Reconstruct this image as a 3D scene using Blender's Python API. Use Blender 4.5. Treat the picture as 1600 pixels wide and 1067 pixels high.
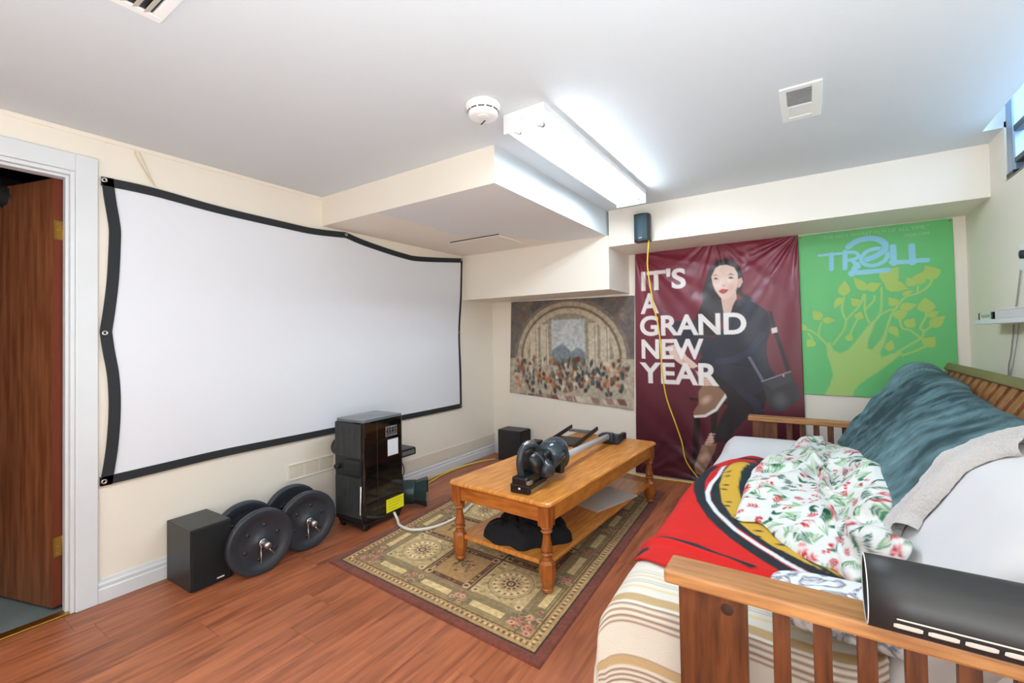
import bpy, bmesh, math, random
import numpy as np
from mathutils import Vector, Matrix

for o in list(bpy.data.objects):
    bpy.data.objects.remove(o)
SC = bpy.context.scene
COL = SC.collection
random.seed(7)
RNG = np.random.default_rng(11)
PI = math.pi

# ---------------------------------------------------------------- camera
YAW, PITCH, ROLL, CAM_H = 0.58378, 0.01841, -0.01705, 1.23555
_s, _c = math.sin(YAW), math.cos(YAW)
_fw, _rt, _up = Vector((-_s, _c, 0)), Vector((_c, _s, 0)), Vector((0, 0, 1))
_f2 = _fw * math.cos(PITCH) + _up * math.sin(PITCH)
_u2 = _up * math.cos(PITCH) - _fw * math.sin(PITCH)
_r3 = _rt * math.cos(ROLL) + _u2 * math.sin(ROLL)
_u3 = _u2 * math.cos(ROLL) - _rt * math.sin(ROLL)
cam_data = bpy.data.cameras.new('camera')
cam = bpy.data.objects.new('camera', cam_data)
COL.objects.link(cam)
cam.matrix_world = Matrix(((_r3.x, _u3.x, -_f2.x, 0), (_r3.y, _u3.y, -_f2.y, 0), (_r3.z, _u3.z, -_f2.z, CAM_H), (0, 0, 0, 1)))
cam_data.sensor_width = 36
cam_data.lens = 702.316 / 1600 * 36
cam_data.shift_y = -(533.5 - 514.094) / 1600
cam_data.clip_start = 0.02
SC.camera = cam

# ---------------------------------------------------------------- world, exposure
SC.view_settings.view_transform = 'Standard'
SC.view_settings.look = 'None'
SC.view_settings.gamma = 1.0
SC.view_settings.use_curve_mapping = False
SC.view_settings.exposure = 0.62
SC.cycles.use_denoising = True
SC.cycles.max_bounces = 10
SC.cycles.diffuse_bounces = 6
SC.cycles.sample_clamp_indirect = 12
world = bpy.data.worlds.new('daylight')
SC.world = world
world.use_nodes = True
_bg = world.node_tree.nodes['Background']
_bg.inputs[0].default_value = (0.55, 0.77, 1.0, 1)
_bg.inputs[1].default_value = 5.0
TUBE_POWER = 30.0          # emission of the fluorescent tubes
# ---------------------------------------------------------------- unseen fill lights added behind the camera to brighten the room
def fill_light(name, loc, sx, sy, power, color, up):
    al = bpy.data.lights.new(name, 'AREA')
    al.shape = 'RECTANGLE'; al.size = sx; al.size_y = sy
    al.energy = power; al.color = color
    lo = bpy.data.objects.new(name, al)
    COL.objects.link(lo)
    lo.location = loc
    lo.rotation_euler = (PI if up else 0.0, 0, 0)
fill_light('ceiling_fill', (-1.1, -0.6, 2.2), 1.6, 1.2, 17.0, (0.84, 0.93, 1.0), False)  # added overhead fill, out of view
fill_light('upward_fill', (0.28, -0.35, 0.5), 1.0, 1.0, 64.0, (0.84, 0.93, 1.0), True)  # added fill bounced off the ceiling, out of view

# ---------------------------------------------------------------- helpers: colour and materials
def lin(c):
    f = lambda v: v / 12.92 if v <= 0.04045 else ((v + 0.055) / 1.055) ** 2.4
    return tuple(f(v / 255.0) for v in c[:3])

MATS = {}
def mat(name, color=(200, 200, 200), rough=0.5, metal=0.0, var=0.0, vscale=8.0, bump=0.0, bscale=60.0,
        stretch=(1, 1, 1), emit=0.0, coat=0.0, spec=0.5, attr=False, sheen=0.0, rnd=0.0, dark=None, trans=0.0, alpha=1.0):
    if name in MATS:
        return MATS[name]
    m = bpy.data.materials.new(name)
    m.use_nodes = True
    nt = m.node_tree; N = nt.nodes; Lk = nt.links
    b = N['Principled BSDF']
    col = lin(color)
    b.inputs['Roughness'].default_value = rough
    b.inputs['Metallic'].default_value = metal
    b.inputs['Specular IOR Level'].default_value = spec
    b.inputs['Coat Weight'].default_value = coat
    b.inputs['Coat Roughness'].default_value = 0.08
    b.inputs['Sheen Weight'].default_value = sheen
    b.inputs['Transmission Weight'].default_value = trans
    b.inputs['Alpha'].default_value = alpha
    tc = N.new('ShaderNodeTexCoord')
    mp = N.new('ShaderNodeMapping')
    mp.inputs['Scale'].default_value = stretch
    Lk.new(tc.outputs['Object'], mp.inputs['Vector'])
    src = None
    if attr:
        a = N.new('ShaderNodeAttribute'); a.attribute_name = 'Col'
        src = a.outputs['Color']
    if var > 0 or rnd > 0 or dark is not None:
        nz = N.new('ShaderNodeTexNoise')
        nz.inputs['Scale'].default_value = vscale
        nz.inputs['Detail'].default_value = 5
        Lk.new(mp.outputs['Vector'], nz.inputs['Vector'])
        if dark is not None:
            rp = N.new('ShaderNodeValToRGB')
            rp.color_ramp.elements[0].position = 0.34
            rp.color_ramp.elements[1].position = 0.66
            rp.color_ramp.elements[0].color = (*lin(dark), 1)
            rp.color_ramp.elements[1].color = (*col, 1)
            Lk.new(nz.outputs['Fac'], rp.inputs['Fac'])
            src = rp.outputs['Color']
        hs = N.new('ShaderNodeHueSaturation')
        if src is None:
            hs.inputs['Color'].default_value = (*col, 1)
        else:
            Lk.new(src, hs.inputs['Color'])
        mr = N.new('ShaderNodeMapRange')
        mr.inputs['From Min'].default_value = 0.25; mr.inputs['From Max'].default_value = 0.75
        mr.inputs['To Min'].default_value = 1 - var; mr.inputs['To Max'].default_value = 1 + var
        Lk.new(nz.outputs['Fac'], mr.inputs['Value'])
        val = mr.outputs['Result']
        if rnd > 0:
            oi = N.new('ShaderNodeObjectInfo')
            m2 = N.new('ShaderNodeMapRange')
            m2.inputs['To Min'].default_value = 1 - rnd; m2.inputs['To Max'].default_value = 1 + rnd
            Lk.new(oi.outputs['Random'], m2.inputs['Value'])
            mu = N.new('ShaderNodeMath'); mu.operation = 'MULTIPLY'
            Lk.new(val, mu.inputs[0]); Lk.new(m2.outputs['Result'], mu.inputs[1])
            val = mu.outputs[0]
        Lk.new(val, hs.inputs['Value'])
        src = hs.outputs['Color']
    if src is None:
        b.inputs['Base Color'].default_value = (*col, 1)
    else:
        Lk.new(src, b.inputs['Base Color'])
    if emit > 0:
        b.inputs['Emission Color'].default_value = (*col, 1)
        b.inputs['Emission Strength'].default_value = emit
    if bump > 0:
        n2 = N.new('ShaderNodeTexNoise')
        n2.inputs['Scale'].default_value = bscale
        n2.inputs['Detail'].default_value = 4
        Lk.new(mp.outputs['Vector'], n2.inputs['Vector'])
        bp = N.new('ShaderNodeBump')
        bp.inputs['Strength'].default_value = bump
        bp.inputs['Distance'].default_value = 0.01
        Lk.new(n2.outputs['Fac'], bp.inputs['Height'])
        Lk.new(bp.outputs['Normal'], b.inputs['Normal'])
    MATS[name] = m
    return m

# ---------------------------------------------------------------- helpers: objects
def link(name, me, m=None, parent=None, loc=None, smooth=False):
    o = bpy.data.objects.new(name, me)
    COL.objects.link(o)
    if m is not None and len(me.materials) == 0:
        me.materials.append(m)
    if parent is not None:
        o.parent = parent
    if loc is not None:
        o.location = loc
    if smooth:
        me.polygons.foreach_set('use_smooth', [True] * len(me.polygons))
    return o

def tag(o, label, cat, group=None, kind=None):
    o['label'] = label
    o['category'] = cat
    if group: o['group'] = group
    if kind: o['kind'] = kind
    return o

def thing(name, label, cat, loc=(0, 0, 0), rz=0.0, group=None, kind=None):
    o = bpy.data.objects.new(name, None)
    o.empty_display_size = 0.05
    COL.objects.link(o)
    o.location = loc
    o.rotation_euler = (0, 0, rz)
    return tag(o, label, cat, group, kind)

def structure(o, label, cat):
    return tag(o, label, cat, kind='structure')

class MB:
    """collects primitives into one mesh"""
    def __init__(s):
        s.v = []; s.f = []; s.mi = []; s.sm = []
    def add(s, verts, faces, M=None, mi=0, smooth=False):
        b = len(s.v)
        for p in verts:
            p = Vector(p)
            s.v.append(tuple(M @ p) if M is not None else tuple(p))
        for f in faces:
            s.f.append(tuple(i + b for i in f)); s.mi.append(mi); s.sm.append(smooth)
        return s
    def box(s, x0, x1, y0, y1, z0, z1, M=None, mi=0, bev=0.0, seg=2):
        if bev > 0:
            bm = bmesh.new()
            bmesh.ops.create_cube(bm, size=1)
            for v in bm.verts:
                v.co = Vector(((x0 + x1) / 2 + v.co.x * (x1 - x0), (y0 + y1) / 2 + v.co.y * (y1 - y0), (z0 + z1) / 2 + v.co.z * (z1 - z0)))
            bmesh.ops.bevel(bm, geom=list(bm.edges), offset=bev, segments=seg, profile=0.5, affect='EDGES')
            bm.verts.index_update()
            s.add([v.co.copy() for v in bm.verts], [[v.index for v in f.verts] for f in bm.faces], M, mi, False)
            bm.free()
            return s
        V = [(x, y, z) for z in (z0, z1) for y in (y0, y1) for x in (x0, x1)]
        F = [(0, 2, 3, 1), (4, 5, 7, 6), (0, 1, 5, 4), (2, 6, 7, 3), (0, 4, 6, 2), (1, 3, 7, 5)]
        return s.add(V, F, M, mi)
    def lathe(s, prof, n=24, M=None, mi=0, smooth=True, caps=True):
        V = []; F = []
        for r, z in prof:
            for k in range(n):
                a = 2 * PI * k / n
                V.append((r * math.cos(a), r * math.sin(a), z))
        for i in range(len(prof) - 1):
            for k in range(n):
                k2 = (k + 1) % n
                F.append((i * n + k, i * n + k2, (i + 1) * n + k2, (i + 1) * n + k))
        if caps:
            F.append(tuple(range(n))[::-1]); F.append(tuple((len(prof) - 1) * n + k for k in range(n)))
        return s.add(V, F, M, mi, smooth)
    def tube(s, pts, r, n=8, M=None, mi=0, closed=False, flat=1.0):
        P = [Vector(p) for p in pts]
        R = r if isinstance(r, (list, tuple)) else [r] * len(P)
        V = []; F = []
        ref = None
        for i, p in enumerate(P):
            if closed: t = P[(i + 1) % len(P)] - P[i - 1]
            else: t = P[min(i + 1, len(P) - 1)] - P[max(i - 1, 0)]
            t.normalize()
            if ref is None:
                ref = Vector((0, 0, 1)) if abs(t.z) < 0.9 else Vector((1, 0, 0))
            u = ref - t * ref.dot(t)
            if u.length < 1e-5: u = Vector((1, 0, 0)) - t * t.x
            u.normalize(); w = t.cross(u); ref = u
            for k in range(n):
                a = 2 * PI * k / n
                V.append(p + (u * math.cos(a) * flat + w * math.sin(a)) * R[i])
        m = len(P)
        for i in range(m if closed else m - 1):
            j = (i + 1) % m
            for k in range(n):
                k2 = (k + 1) % n
                F.append((i * n + k, i * n + k2, j * n + k2, j * n + k))
        if not closed:
            F.append(tuple(range(n))[::-1]); F.append(tuple((m - 1) * n + k for k in range(n)))
        return s.add(V, F, M, mi, True)
    def prism(s, poly, z0, z1, M=None, mi=0):
        n = len(poly)
        V = [(x, y, z0) for x, y in poly] + [(x, y, z1) for x, y in poly]
        F = [tuple(range(n))[::-1], tuple(range(n, 2 * n))] + [(i, (i + 1) % n, n + (i + 1) % n, n + i) for i in range(n)]
        return s.add(V, F, M, mi)
    def mesh(s, name, mats):
        me = bpy.data.meshes.new(name)
        me.from_pydata([tuple(v) for v in s.v], [], s.f)
        for m in (mats if isinstance(mats, (list, tuple)) else [mats]):
            me.materials.append(m)
        me.polygons.foreach_set('material_index', s.mi)
        me.polygons.foreach_set('use_smooth', s.sm)
        me.update()
        return me
    def build(s, name, mats, parent=None, loc=None):
        return link(name, s.mesh(name, mats), None, parent, loc)

def catmull(pts, n=8):
    P = [Vector(p) for p in pts]
    out = []
    for i in range(len(P) - 1):
        p0, p1, p2, p3 = P[max(i - 1, 0)], P[i], P[i + 1], P[min(i + 2, len(P) - 1)]
        for k in range(n):
            t = k / n
            out.append(0.5 * (2 * p1 + (p2 - p0) * t + (2 * p0 - 5 * p1 + 4 * p2 - p3) * t * t + (3 * p1 - p0 - 3 * p2 + p3) * t ** 3))
    out.append(P[-1])
    return out

def rotM(loc=(0, 0, 0), rx=0, ry=0, rz=0):
    return Matrix.Translation(loc) @ Matrix.Rotation(rz, 4, 'Z') @ Matrix.Rotation(ry, 4, 'Y') @ Matrix.Rotation(rx, 4, 'X')

def grid_mesh(name, X, col=None, m=None, wrap=False, smooth=True):
    """X: (a,b,3) array of points, col: (a,b,3) linear colours"""
    a, b = X.shape[:2]
    idx = np.arange(a * b).reshape(a, b)
    if wrap:
        idx = np.concatenate([idx, idx[:, :1]], axis=1)
    q = np.stack([idx[:-1, :-1], idx[1:, :-1], idx[1:, 1:], idx[:-1, 1:]], -1).reshape(-1, 4)
    me = bpy.data.meshes.new(name)
    me.vertices.add(a * b)
    me.vertices.foreach_set('co', np.ascontiguousarray(X, dtype=np.float32).ravel())
    me.loops.add(q.size)
    me.loops.foreach_set('vertex_index', q.ravel().astype(np.int32))
    me.polygons.add(len(q))
    me.polygons.foreach_set('loop_start', (np.arange(len(q)) * 4).astype(np.int32))
    me.polygons.foreach_set('use_smooth', np.full(len(q), smooth))
    me.update(calc_edges=True)
    if col is not None:
        at = me.color_attributes.new('Col', 'FLOAT_COLOR', 'POINT')
        c = np.ones((a * b, 4), np.float32); c[:, :3] = col.reshape(-1, 3)
        at.data.foreach_set('color', c.ravel())
    if m is not None:
        me.materials.append(m)
    return me

# ---------------------------------------------------------------- helpers: painting print onto dense sheets
class Canvas:
    """colour per vertex of a sheet whose points have flat coordinates U,V"""
    def __init__(s, U, V, base):
        s.U, s.V = U, V
        s.c = np.empty(U.shape + (3,)); s.c[:] = lin(base)
        s.px = abs(U.flat[1] - U.flat[0]) + abs(V.flat[1] - V.flat[0])
    def blend(s, mask, color):
        k = np.clip(mask, 0, 1)[..., None]
        s.c = s.c * (1 - k) + np.array(lin(color)) * k
    def segdist(s, pts, sel, closed=False):
        U, V = s.U[sel], s.V[sel]
        d = np.full(U.shape, 1e9)
        n = len(pts)
        for i in range(n if closed else n - 1):
            ax, ay = pts[i]; bx, by = pts[(i + 1) % n]
            ex, ey = bx - ax, by - ay
            t = np.clip(((U - ax) * ex + (V - ay) * ey) / (ex * ex + ey * ey + 1e-12), 0, 1)
            d = np.minimum(d, np.hypot(U - ax - t * ex, V - ay - t * ey))
        return d
    def sel(s, pts, pad):
        P = np.array(pts)
        return (s.U > P[:, 0].min() - pad) & (s.U < P[:, 0].max() + pad) & (s.V > P[:, 1].min() - pad) & (s.V < P[:, 1].max() + pad)
    def put(s, sel, k, color):
        k = np.clip(k, 0, 1)[:, None]
        s.c[sel] = s.c[sel] * (1 - k) + np.array(lin(color)) * k
    def stroke(s, pts, w, color, op=1.0):
        sel = s.sel(pts, w + 2 * s.px)
        if not sel.any(): return
        d = s.segdist(pts, sel)
        s.put(sel, op * ((w / 2 - d) / s.px + 0.5), color)
    def poly(s, pts, color, op=1.0, soft=1.0):
        sel = s.sel(pts, 3 * s.px * soft)
        if not sel.any(): return
        U, V = s.U[sel], s.V[sel]
        ins = np.zeros(U.shape, bool)
        n = len(pts)
        for i in range(n):
            ax, ay = pts[i]; bx, by = pts[(i + 1) % n]
            c = ((ay > V) != (by > V))
            ins ^= c & (U < (bx - ax) * (V - ay) / (by - ay + 1e-12) + ax)
        d = s.segdist(pts, sel, True)
        sd = np.where(ins, d, -d)
        s.put(sel, op * (sd / (s.px * soft) + 0.5), color)
    def ell(s, cx, cy, rx, ry, color, ang=0.0, op=1.0, soft=1.0, ring=None):
        r = max(rx, ry) + 3 * s.px
        sel = (abs(s.U - cx) < r) & (abs(s.V - cy) < r)
        if not sel.any(): return
        du, dv = s.U[sel] - cx, s.V[sel] - cy
        ca, sa = math.cos(ang), math.sin(ang)
        a, b = (du * ca + dv * sa) / rx, (-du * sa + dv * ca) / ry
        q = np.hypot(a, b)
        e = (1 - q) * min(rx, ry)
        if ring: e = ring / 2 - abs(e)
        s.put(sel, op * (e / (s.px * soft) + 0.5), color)
    def leaf(s, a, b, w, color, op=1.0):
        ax, ay = a; bx, by = b
        L = math.hypot(bx - ax, by - ay)
        s.poly([(ax + (bx - ax) * t - (by - ay) / L * w * 0.5 * k, ay + (by - ay) * t + (bx - ax) / L * w * 0.5 * k)
                for t, k in ((0, 0), (.15, .7), (.35, 1), (.6, .75), (.85, .25), (1, 0), (.85, -.25), (.6, -.75), (.35, -1), (.15, -.7))], color, op)

def fbm(U, V, scale, seed=0, octv=4):
    """smooth value noise on arrays, about -1..1"""
    r = np.random.default_rng(seed)
    T = r.uniform(-1, 1, (64, 64))
    out = np.zeros(np.shape(U)); amp = 1.0; tot = 0
    for o in range(octv):
        x, y = np.asarray(U) * scale + 17.3 * o, np.asarray(V) * scale + 9.1 * o
        i, j = np.floor(x).astype(int), np.floor(y).astype(int)
        fx, fy = x - i, y - j
        fx, fy = fx * fx * (3 - 2 * fx), fy * fy * (3 - 2 * fy)
        g = lambda a, b: T[a % 64, b % 64]
        out += amp * ((g(i, j) * (1 - fx) + g(i + 1, j) * fx) * (1 - fy) + (g(i, j + 1) * (1 - fx) + g(i + 1, j + 1) * fx) * fy)
        tot += amp; amp *= 0.5; scale *= 2
    return out / tot

def text_part(txt, box, depth_axis_y, m, parent, name='lettering', bold=0.0, z_off=0.0, wid=None):
    """flat printed lettering standing in the x-z plane, fitted to a box (x0,z0)-(x1,z1)"""
    cu = bpy.data.curves.new(name, 'FONT')
    cu.body = txt
    cu.offset = bold
    cu.resolution_u = 4
    ob = bpy.data.objects.new('tmp_text', cu)
    COL.objects.link(ob)
    bpy.context.view_layer.update()
    me = bpy.data.meshes.new_from_object(ob.evaluated_get(bpy.context.evaluated_depsgraph_get()))
    bpy.data.objects.remove(ob)
    co = np.empty(len(me.vertices) * 3); me.vertices.foreach_get('co', co); co = co.reshape(-1, 3)
    lo, hi = co.min(0), co.max(0)
    (x0, z0), (x1, z1) = box
    out = np.empty_like(co)
    out[:, 0] = x0 + (co[:, 0] - lo[0]) / (hi[0] - lo[0]) * (x1 - x0)
    out[:, 2] = z0 + (co[:, 1] - lo[1]) / (hi[1] - lo[1]) * (z1 - z0)
    out[:, 1] = depth_axis_y
    me.vertices.foreach_set('co', out.ravel())
    me.materials.clear(); me.materials.append(m)
    me.update()
    return link(name, me, None, parent)

# ---------------------------------------------------------------- measured outlines (metres)
PROFILE = [(-0.5, 0.08), (-0.525, 0.22), (-0.535, 0.36), (-0.525, 0.41), (-0.49, 0.445), (-0.42, 0.458), (-0.2, 0.462), (-0.02, 0.462), (0.06, 0.466), (0.11, 0.485), (0.17, 0.555), (0.24, 0.66), (0.31, 0.765), (0.385, 0.865), (0.435, 0.925), (0.465, 0.96), (0.5, 0.982), (0.54, 0.985), (0.58, 0.965), (0.61, 0.93)]
TEAL = [(1.0582, 3.4248), (1.1701, 3.4851), (1.2865, 3.4791), (1.4232, 3.4962), (1.5192, 3.5404), (1.683117157923018, 3.62), (1.7078385174730137, 3.45), (1.7078385174730137, 3.1), (1.7078385174730137, 2.8), (1.663117157923018, 2.5), (1.663117157923018, 2.25), (1.663117157923018, 2.0), (1.6230048156827548, 1.85), (1.5692, 1.8914), (1.522, 1.9285), (1.4342, 1.9453), (1.347, 1.9124), (1.2587, 1.8947), (1.1876, 1.8785), (1.1298, 2.0044), (1.0871, 2.4261)]
SHERPA = [(1.6059, 1.7811), (1.569, 1.8262), (1.5189, 1.8579), (1.4434, 1.8615), (1.3643, 1.8423), (1.2941, 1.8204), (1.2159, 1.8168), (1.1575, 1.7703)]
XMAS = [(0.76, 3.2648), (0.8605, 3.4664), (1.0108, 3.4499), (1.1423, 2.9022), (1.1683, 2.6487), (1.214, 2.376), (1.2113, 2.2066), (1.1903, 1.9137), (1.1395, 1.812), (1.1905, 1.5933), (1.1537, 1.5727), (1.0959, 1.6606), (1.0239, 1.7246), (1.005, 1.6226), (0.9432, 1.7184), (0.8849, 1.7527), (0.8398, 1.7892), (0.7821, 1.8633), (0.7015, 2.0062), (0.6235, 2.0047), (0.6135, 2.0913), (0.6093, 2.3578), (0.6046, 2.5973), (0.6365, 2.9365), (0.6972, 3.1599)]
RED = [(0.3945, 2.7596), (0.492, 2.9782), (0.5999, 3.0964), (0.8446, 2.6674), (0.9913, 1.9661), (1.0205, 1.5839), (0.8948, 1.5343), (0.7625, 1.5312), (0.5989, 1.5156), (0.4874, 1.4964), (0.36, 1.56), (0.33, 1.66), (0.31, 1.8), (0.32, 2.05), (0.35, 2.3), (0.37, 2.5), (0.385, 2.68), (0.4, 2.78)]
R_WHITE = [(0.4672, 2.7365), (0.4633, 2.5908), (0.4489, 2.4442), (0.4518, 2.3147), (0.4769, 2.2022), (0.5291, 2.0754), (0.6229, 1.9091), (0.7066, 1.8061), (0.7874, 1.7202), (0.8521, 1.6643), (0.8818, 1.6414)]
R_BLACKOUT = [(0.4173, 2.7485), (0.394, 2.6302), (0.3945, 2.4706), (0.4141, 2.3374), (0.4521, 2.1888), (0.5281, 2.0046), (0.6316, 1.8382), (0.7117, 1.7442), (0.7895, 1.6655), (0.8409, 1.6236)]
R_BLACKIN = [(0.4998, 2.8089), (0.4843, 2.5529), (0.4852, 2.353), (0.5038, 2.2352), (0.5556, 2.098), (0.6345, 1.9624), (0.7232, 1.8504), (0.8043, 1.7501), (0.8744, 1.6972), (0.9152, 1.696)]
R_GOLD = [(0.52, 2.7499), (0.4981, 2.5842), (0.5043, 2.4157), (0.5469, 2.1948), (0.606, 2.0474), (0.6872, 1.9134), (0.7643, 1.8191), (0.8485, 1.7529), (0.9315, 1.7043), (0.9789, 1.6164)]
R_HEM = [(0.4007, 1.7192), (0.4458, 1.7188), (0.5123, 1.712), (0.5815, 1.6791), (0.6447, 1.6534), (0.7035, 1.6263)]
R_REDIN = [(0.5975, 2.931), (0.5087, 2.8422), (0.4506, 2.6741), (0.4367, 2.4793)]
R_BLK2 = [(0.5803, 2.2578), (0.6025, 2.4151), (0.5661, 2.6196)]
WOMAN = {'hair': [(-0.724, 1.499), (-0.722, 1.593), (-0.685, 1.714), (-0.65, 1.784), (-0.602, 1.83), (-0.537, 1.839), (-0.474, 1.806), (-0.436, 1.742), (-0.42, 1.671), (-0.421, 1.611), (-0.435, 1.562), (-0.391, 1.534), (-0.348, 1.497), (-0.41, 1.481), (-0.462, 1.554), (-0.526, 1.498), (-0.565, 1.44), (-0.572, 1.359), (-0.616, 1.217), (-0.75, 1.22), (-0.792, 1.283), (-0.786, 1.367), (-0.749, 1.438)], 'face': [(-0.652, 1.701), (-0.632, 1.757), (-0.594, 1.784), (-0.538, 1.786), (-0.484, 1.761), (-0.461, 1.714), (-0.456, 1.654), (-0.464, 1.604), (-0.489, 1.556), (-0.526, 1.518), (-0.557, 1.508), (-0.59, 1.53), (-0.623, 1.582), (-0.644, 1.639)], 'ear': [(-0.459, 1.664), (-0.432, 1.676), (-0.424, 1.641), (-0.443, 1.603), (-0.461, 1.594)], 'neck': [(-0.586, 1.538), (-0.475, 1.575), (-0.47, 1.515), (-0.5, 1.456), (-0.52, 1.387), (-0.543, 1.317), (-0.561, 1.358), (-0.574, 1.44)], 'coat': [(-0.481, 1.495), (-0.409, 1.515), (-0.323, 1.457), (-0.265, 1.405), (-0.238, 1.327), (-0.244, 1.25), (-0.269, 1.173), (-0.276, 1.077), (-0.258, 0.981), (-0.215, 0.901), (-0.203, 0.867), (-0.271, 0.816), (-0.375, 0.753), (-0.48, 0.777), (-0.569, 0.863), (-0.68, 0.926), (-0.757, 0.949), (-0.785, 0.99), (-0.735, 1.049), (-0.773, 1.095), (-0.832, 1.111), (-0.902, 1.133), (-0.952, 1.201), (-0.988, 1.266), (-0.949, 1.347), (-0.867, 1.349), (-0.787, 1.358), (-0.75, 1.22), (-0.645, 1.21), (-0.568, 1.277), (-0.543, 1.337), (-0.52, 1.387), (-0.5, 1.456)], 'coatlapel': [(-0.436, 1.483), (-0.41, 1.462), (-0.466, 1.385), (-0.504, 1.296), (-0.532, 1.256), (-0.541, 1.277), (-0.502, 1.386)], 'pants': [(-0.757, 0.949), (-0.55, 0.874), (-0.269, 0.884), (-0.279, 0.768), (-0.3, 0.661), (-0.423, 0.573), (-0.515, 0.456), (-0.558, 0.371), (-0.665, 0.363), (-0.653, 0.441), (-0.613, 0.547), (-0.551, 0.668), (-0.571, 0.762), (-0.682, 0.859)], 'hand': [(-1.016, 1.137), (-0.953, 1.152), (-0.897, 1.12), (-0.858, 1.052), (-0.799, 1.0), (-0.768, 0.97), (-0.812, 0.952), (-0.876, 0.963), (-0.936, 1.005), (-0.993, 1.055)], 'ankle': [(-0.793, 0.932), (-0.738, 0.921), (-0.681, 0.869), (-0.626, 0.814), (-0.683, 0.797), (-0.731, 0.801), (-0.763, 0.866)], 'shoe': [(-0.771, 0.762), (-0.744, 0.809), (-0.683, 0.82), (-0.617, 0.81), (-0.568, 0.752), (-0.591, 0.706), (-0.659, 0.624), (-0.727, 0.574), (-0.809, 0.555), (-0.818, 0.592), (-0.773, 0.662)], 'sole': [(-0.817, 0.563), (-0.727, 0.578), (-0.649, 0.633), (-0.571, 0.756), (-0.561, 0.728), (-0.636, 0.614), (-0.723, 0.556), (-0.809, 0.544)], 'shoe2': [(-0.756, 0.324), (-0.694, 0.349), (-0.642, 0.351), (-0.663, 0.278), (-0.713, 0.169), (-0.761, 0.075), (-0.806, 0.089), (-0.819, 0.143), (-0.783, 0.242)], 'ankle2': [(-0.736, 0.34), (-0.682, 0.439), (-0.661, 0.367), (-0.69, 0.331)], 'stoolseat': [(-0.845, 0.711), (-0.518, 0.691), (-0.519, 0.665), (-0.846, 0.69)], 'stoolleg': [(-0.813, 0.55), (-0.762, 0.555), (-0.784, 0.283), (-0.815, 0.113), (-0.858, 0.002), (-0.827, 0.278)], 'stoolleg2': [(-0.679, 0.654), (-0.626, 0.657), (-0.642, 0.463), (-0.688, 0.417)], 'bag': [(-0.312, 0.863), (-0.123, 0.946), (-0.058, 0.754), (-0.2, 0.632), (-0.263, 0.65)], 'bagflap': [(-0.295, 0.854), (-0.128, 0.931), (-0.106, 0.871), (-0.246, 0.808)], 'strap': [(-0.253, 1.401), (-0.23, 1.396), (-0.207, 1.268), (-0.12, 0.953), (-0.146, 0.934), (-0.227, 1.25)], 'strap2': [(-0.406, 1.052), (-0.385, 1.056), (-0.29, 0.864), (-0.307, 0.852)], 'buckle': [(-0.24, 1.269), (-0.203, 1.28), (-0.199, 1.241), (-0.236, 1.231)], 'lips': [(-0.602, 1.582), (-0.574, 1.597), (-0.552, 1.591), (-0.524, 1.591), (-0.541, 1.566), (-0.567, 1.555), (-0.59, 1.565)], 'eyeL': [(-0.639, 1.684), (-0.62, 1.694), (-0.598, 1.68), (-0.621, 1.674)], 'eyeR': [(-0.535, 1.681), (-0.511, 1.691), (-0.484, 1.676), (-0.511, 1.669)], 'browL': [(-0.647, 1.705), (-0.62, 1.717), (-0.594, 1.702), (-0.62, 1.709)], 'browR': [(-0.542, 1.702), (-0.508, 1.715), (-0.476, 1.696), (-0.509, 1.705)], 'nose': [(-0.584, 1.628), (-0.566, 1.631), (-0.547, 1.621), (-0.566, 1.614)]}
TEXT_BOX = {'IT’S': [(-1.228, 1.622), (-0.851, 1.801)], 'A': [(-1.239, 1.422), (-1.078, 1.6)], 'GRAND': [(-1.248, 1.227), (-0.407, 1.404)], 'NEW': [(-1.237, 1.027), (-0.724, 1.198)], 'YEAR': [(-1.257, 0.814), (-0.612, 0.997)]}
TREE_TRUNK = [(0.077, 0.773), (0.114, 0.849), (0.136, 0.929), (0.126, 0.988), (0.106, 1.067), (0.103, 1.147), (0.122, 1.164), (0.141, 1.107), (0.18, 1.082), (0.228, 1.107), (0.284, 1.184), (0.331, 1.26), (0.37, 1.307), (0.383, 1.304), (0.361, 1.24), (0.34, 1.174), (0.335, 1.117), (0.358, 1.107), (0.404, 1.173), (0.433, 1.234), (0.445, 1.236), (0.429, 1.164), (0.401, 1.088), (0.408, 1.055), (0.459, 1.079), (0.513, 1.093), (0.513, 1.08), (0.458, 1.023), (0.383, 0.951), (0.322, 0.902), (0.276, 0.857), (0.252, 0.817), (0.243, 0.768)]
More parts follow.
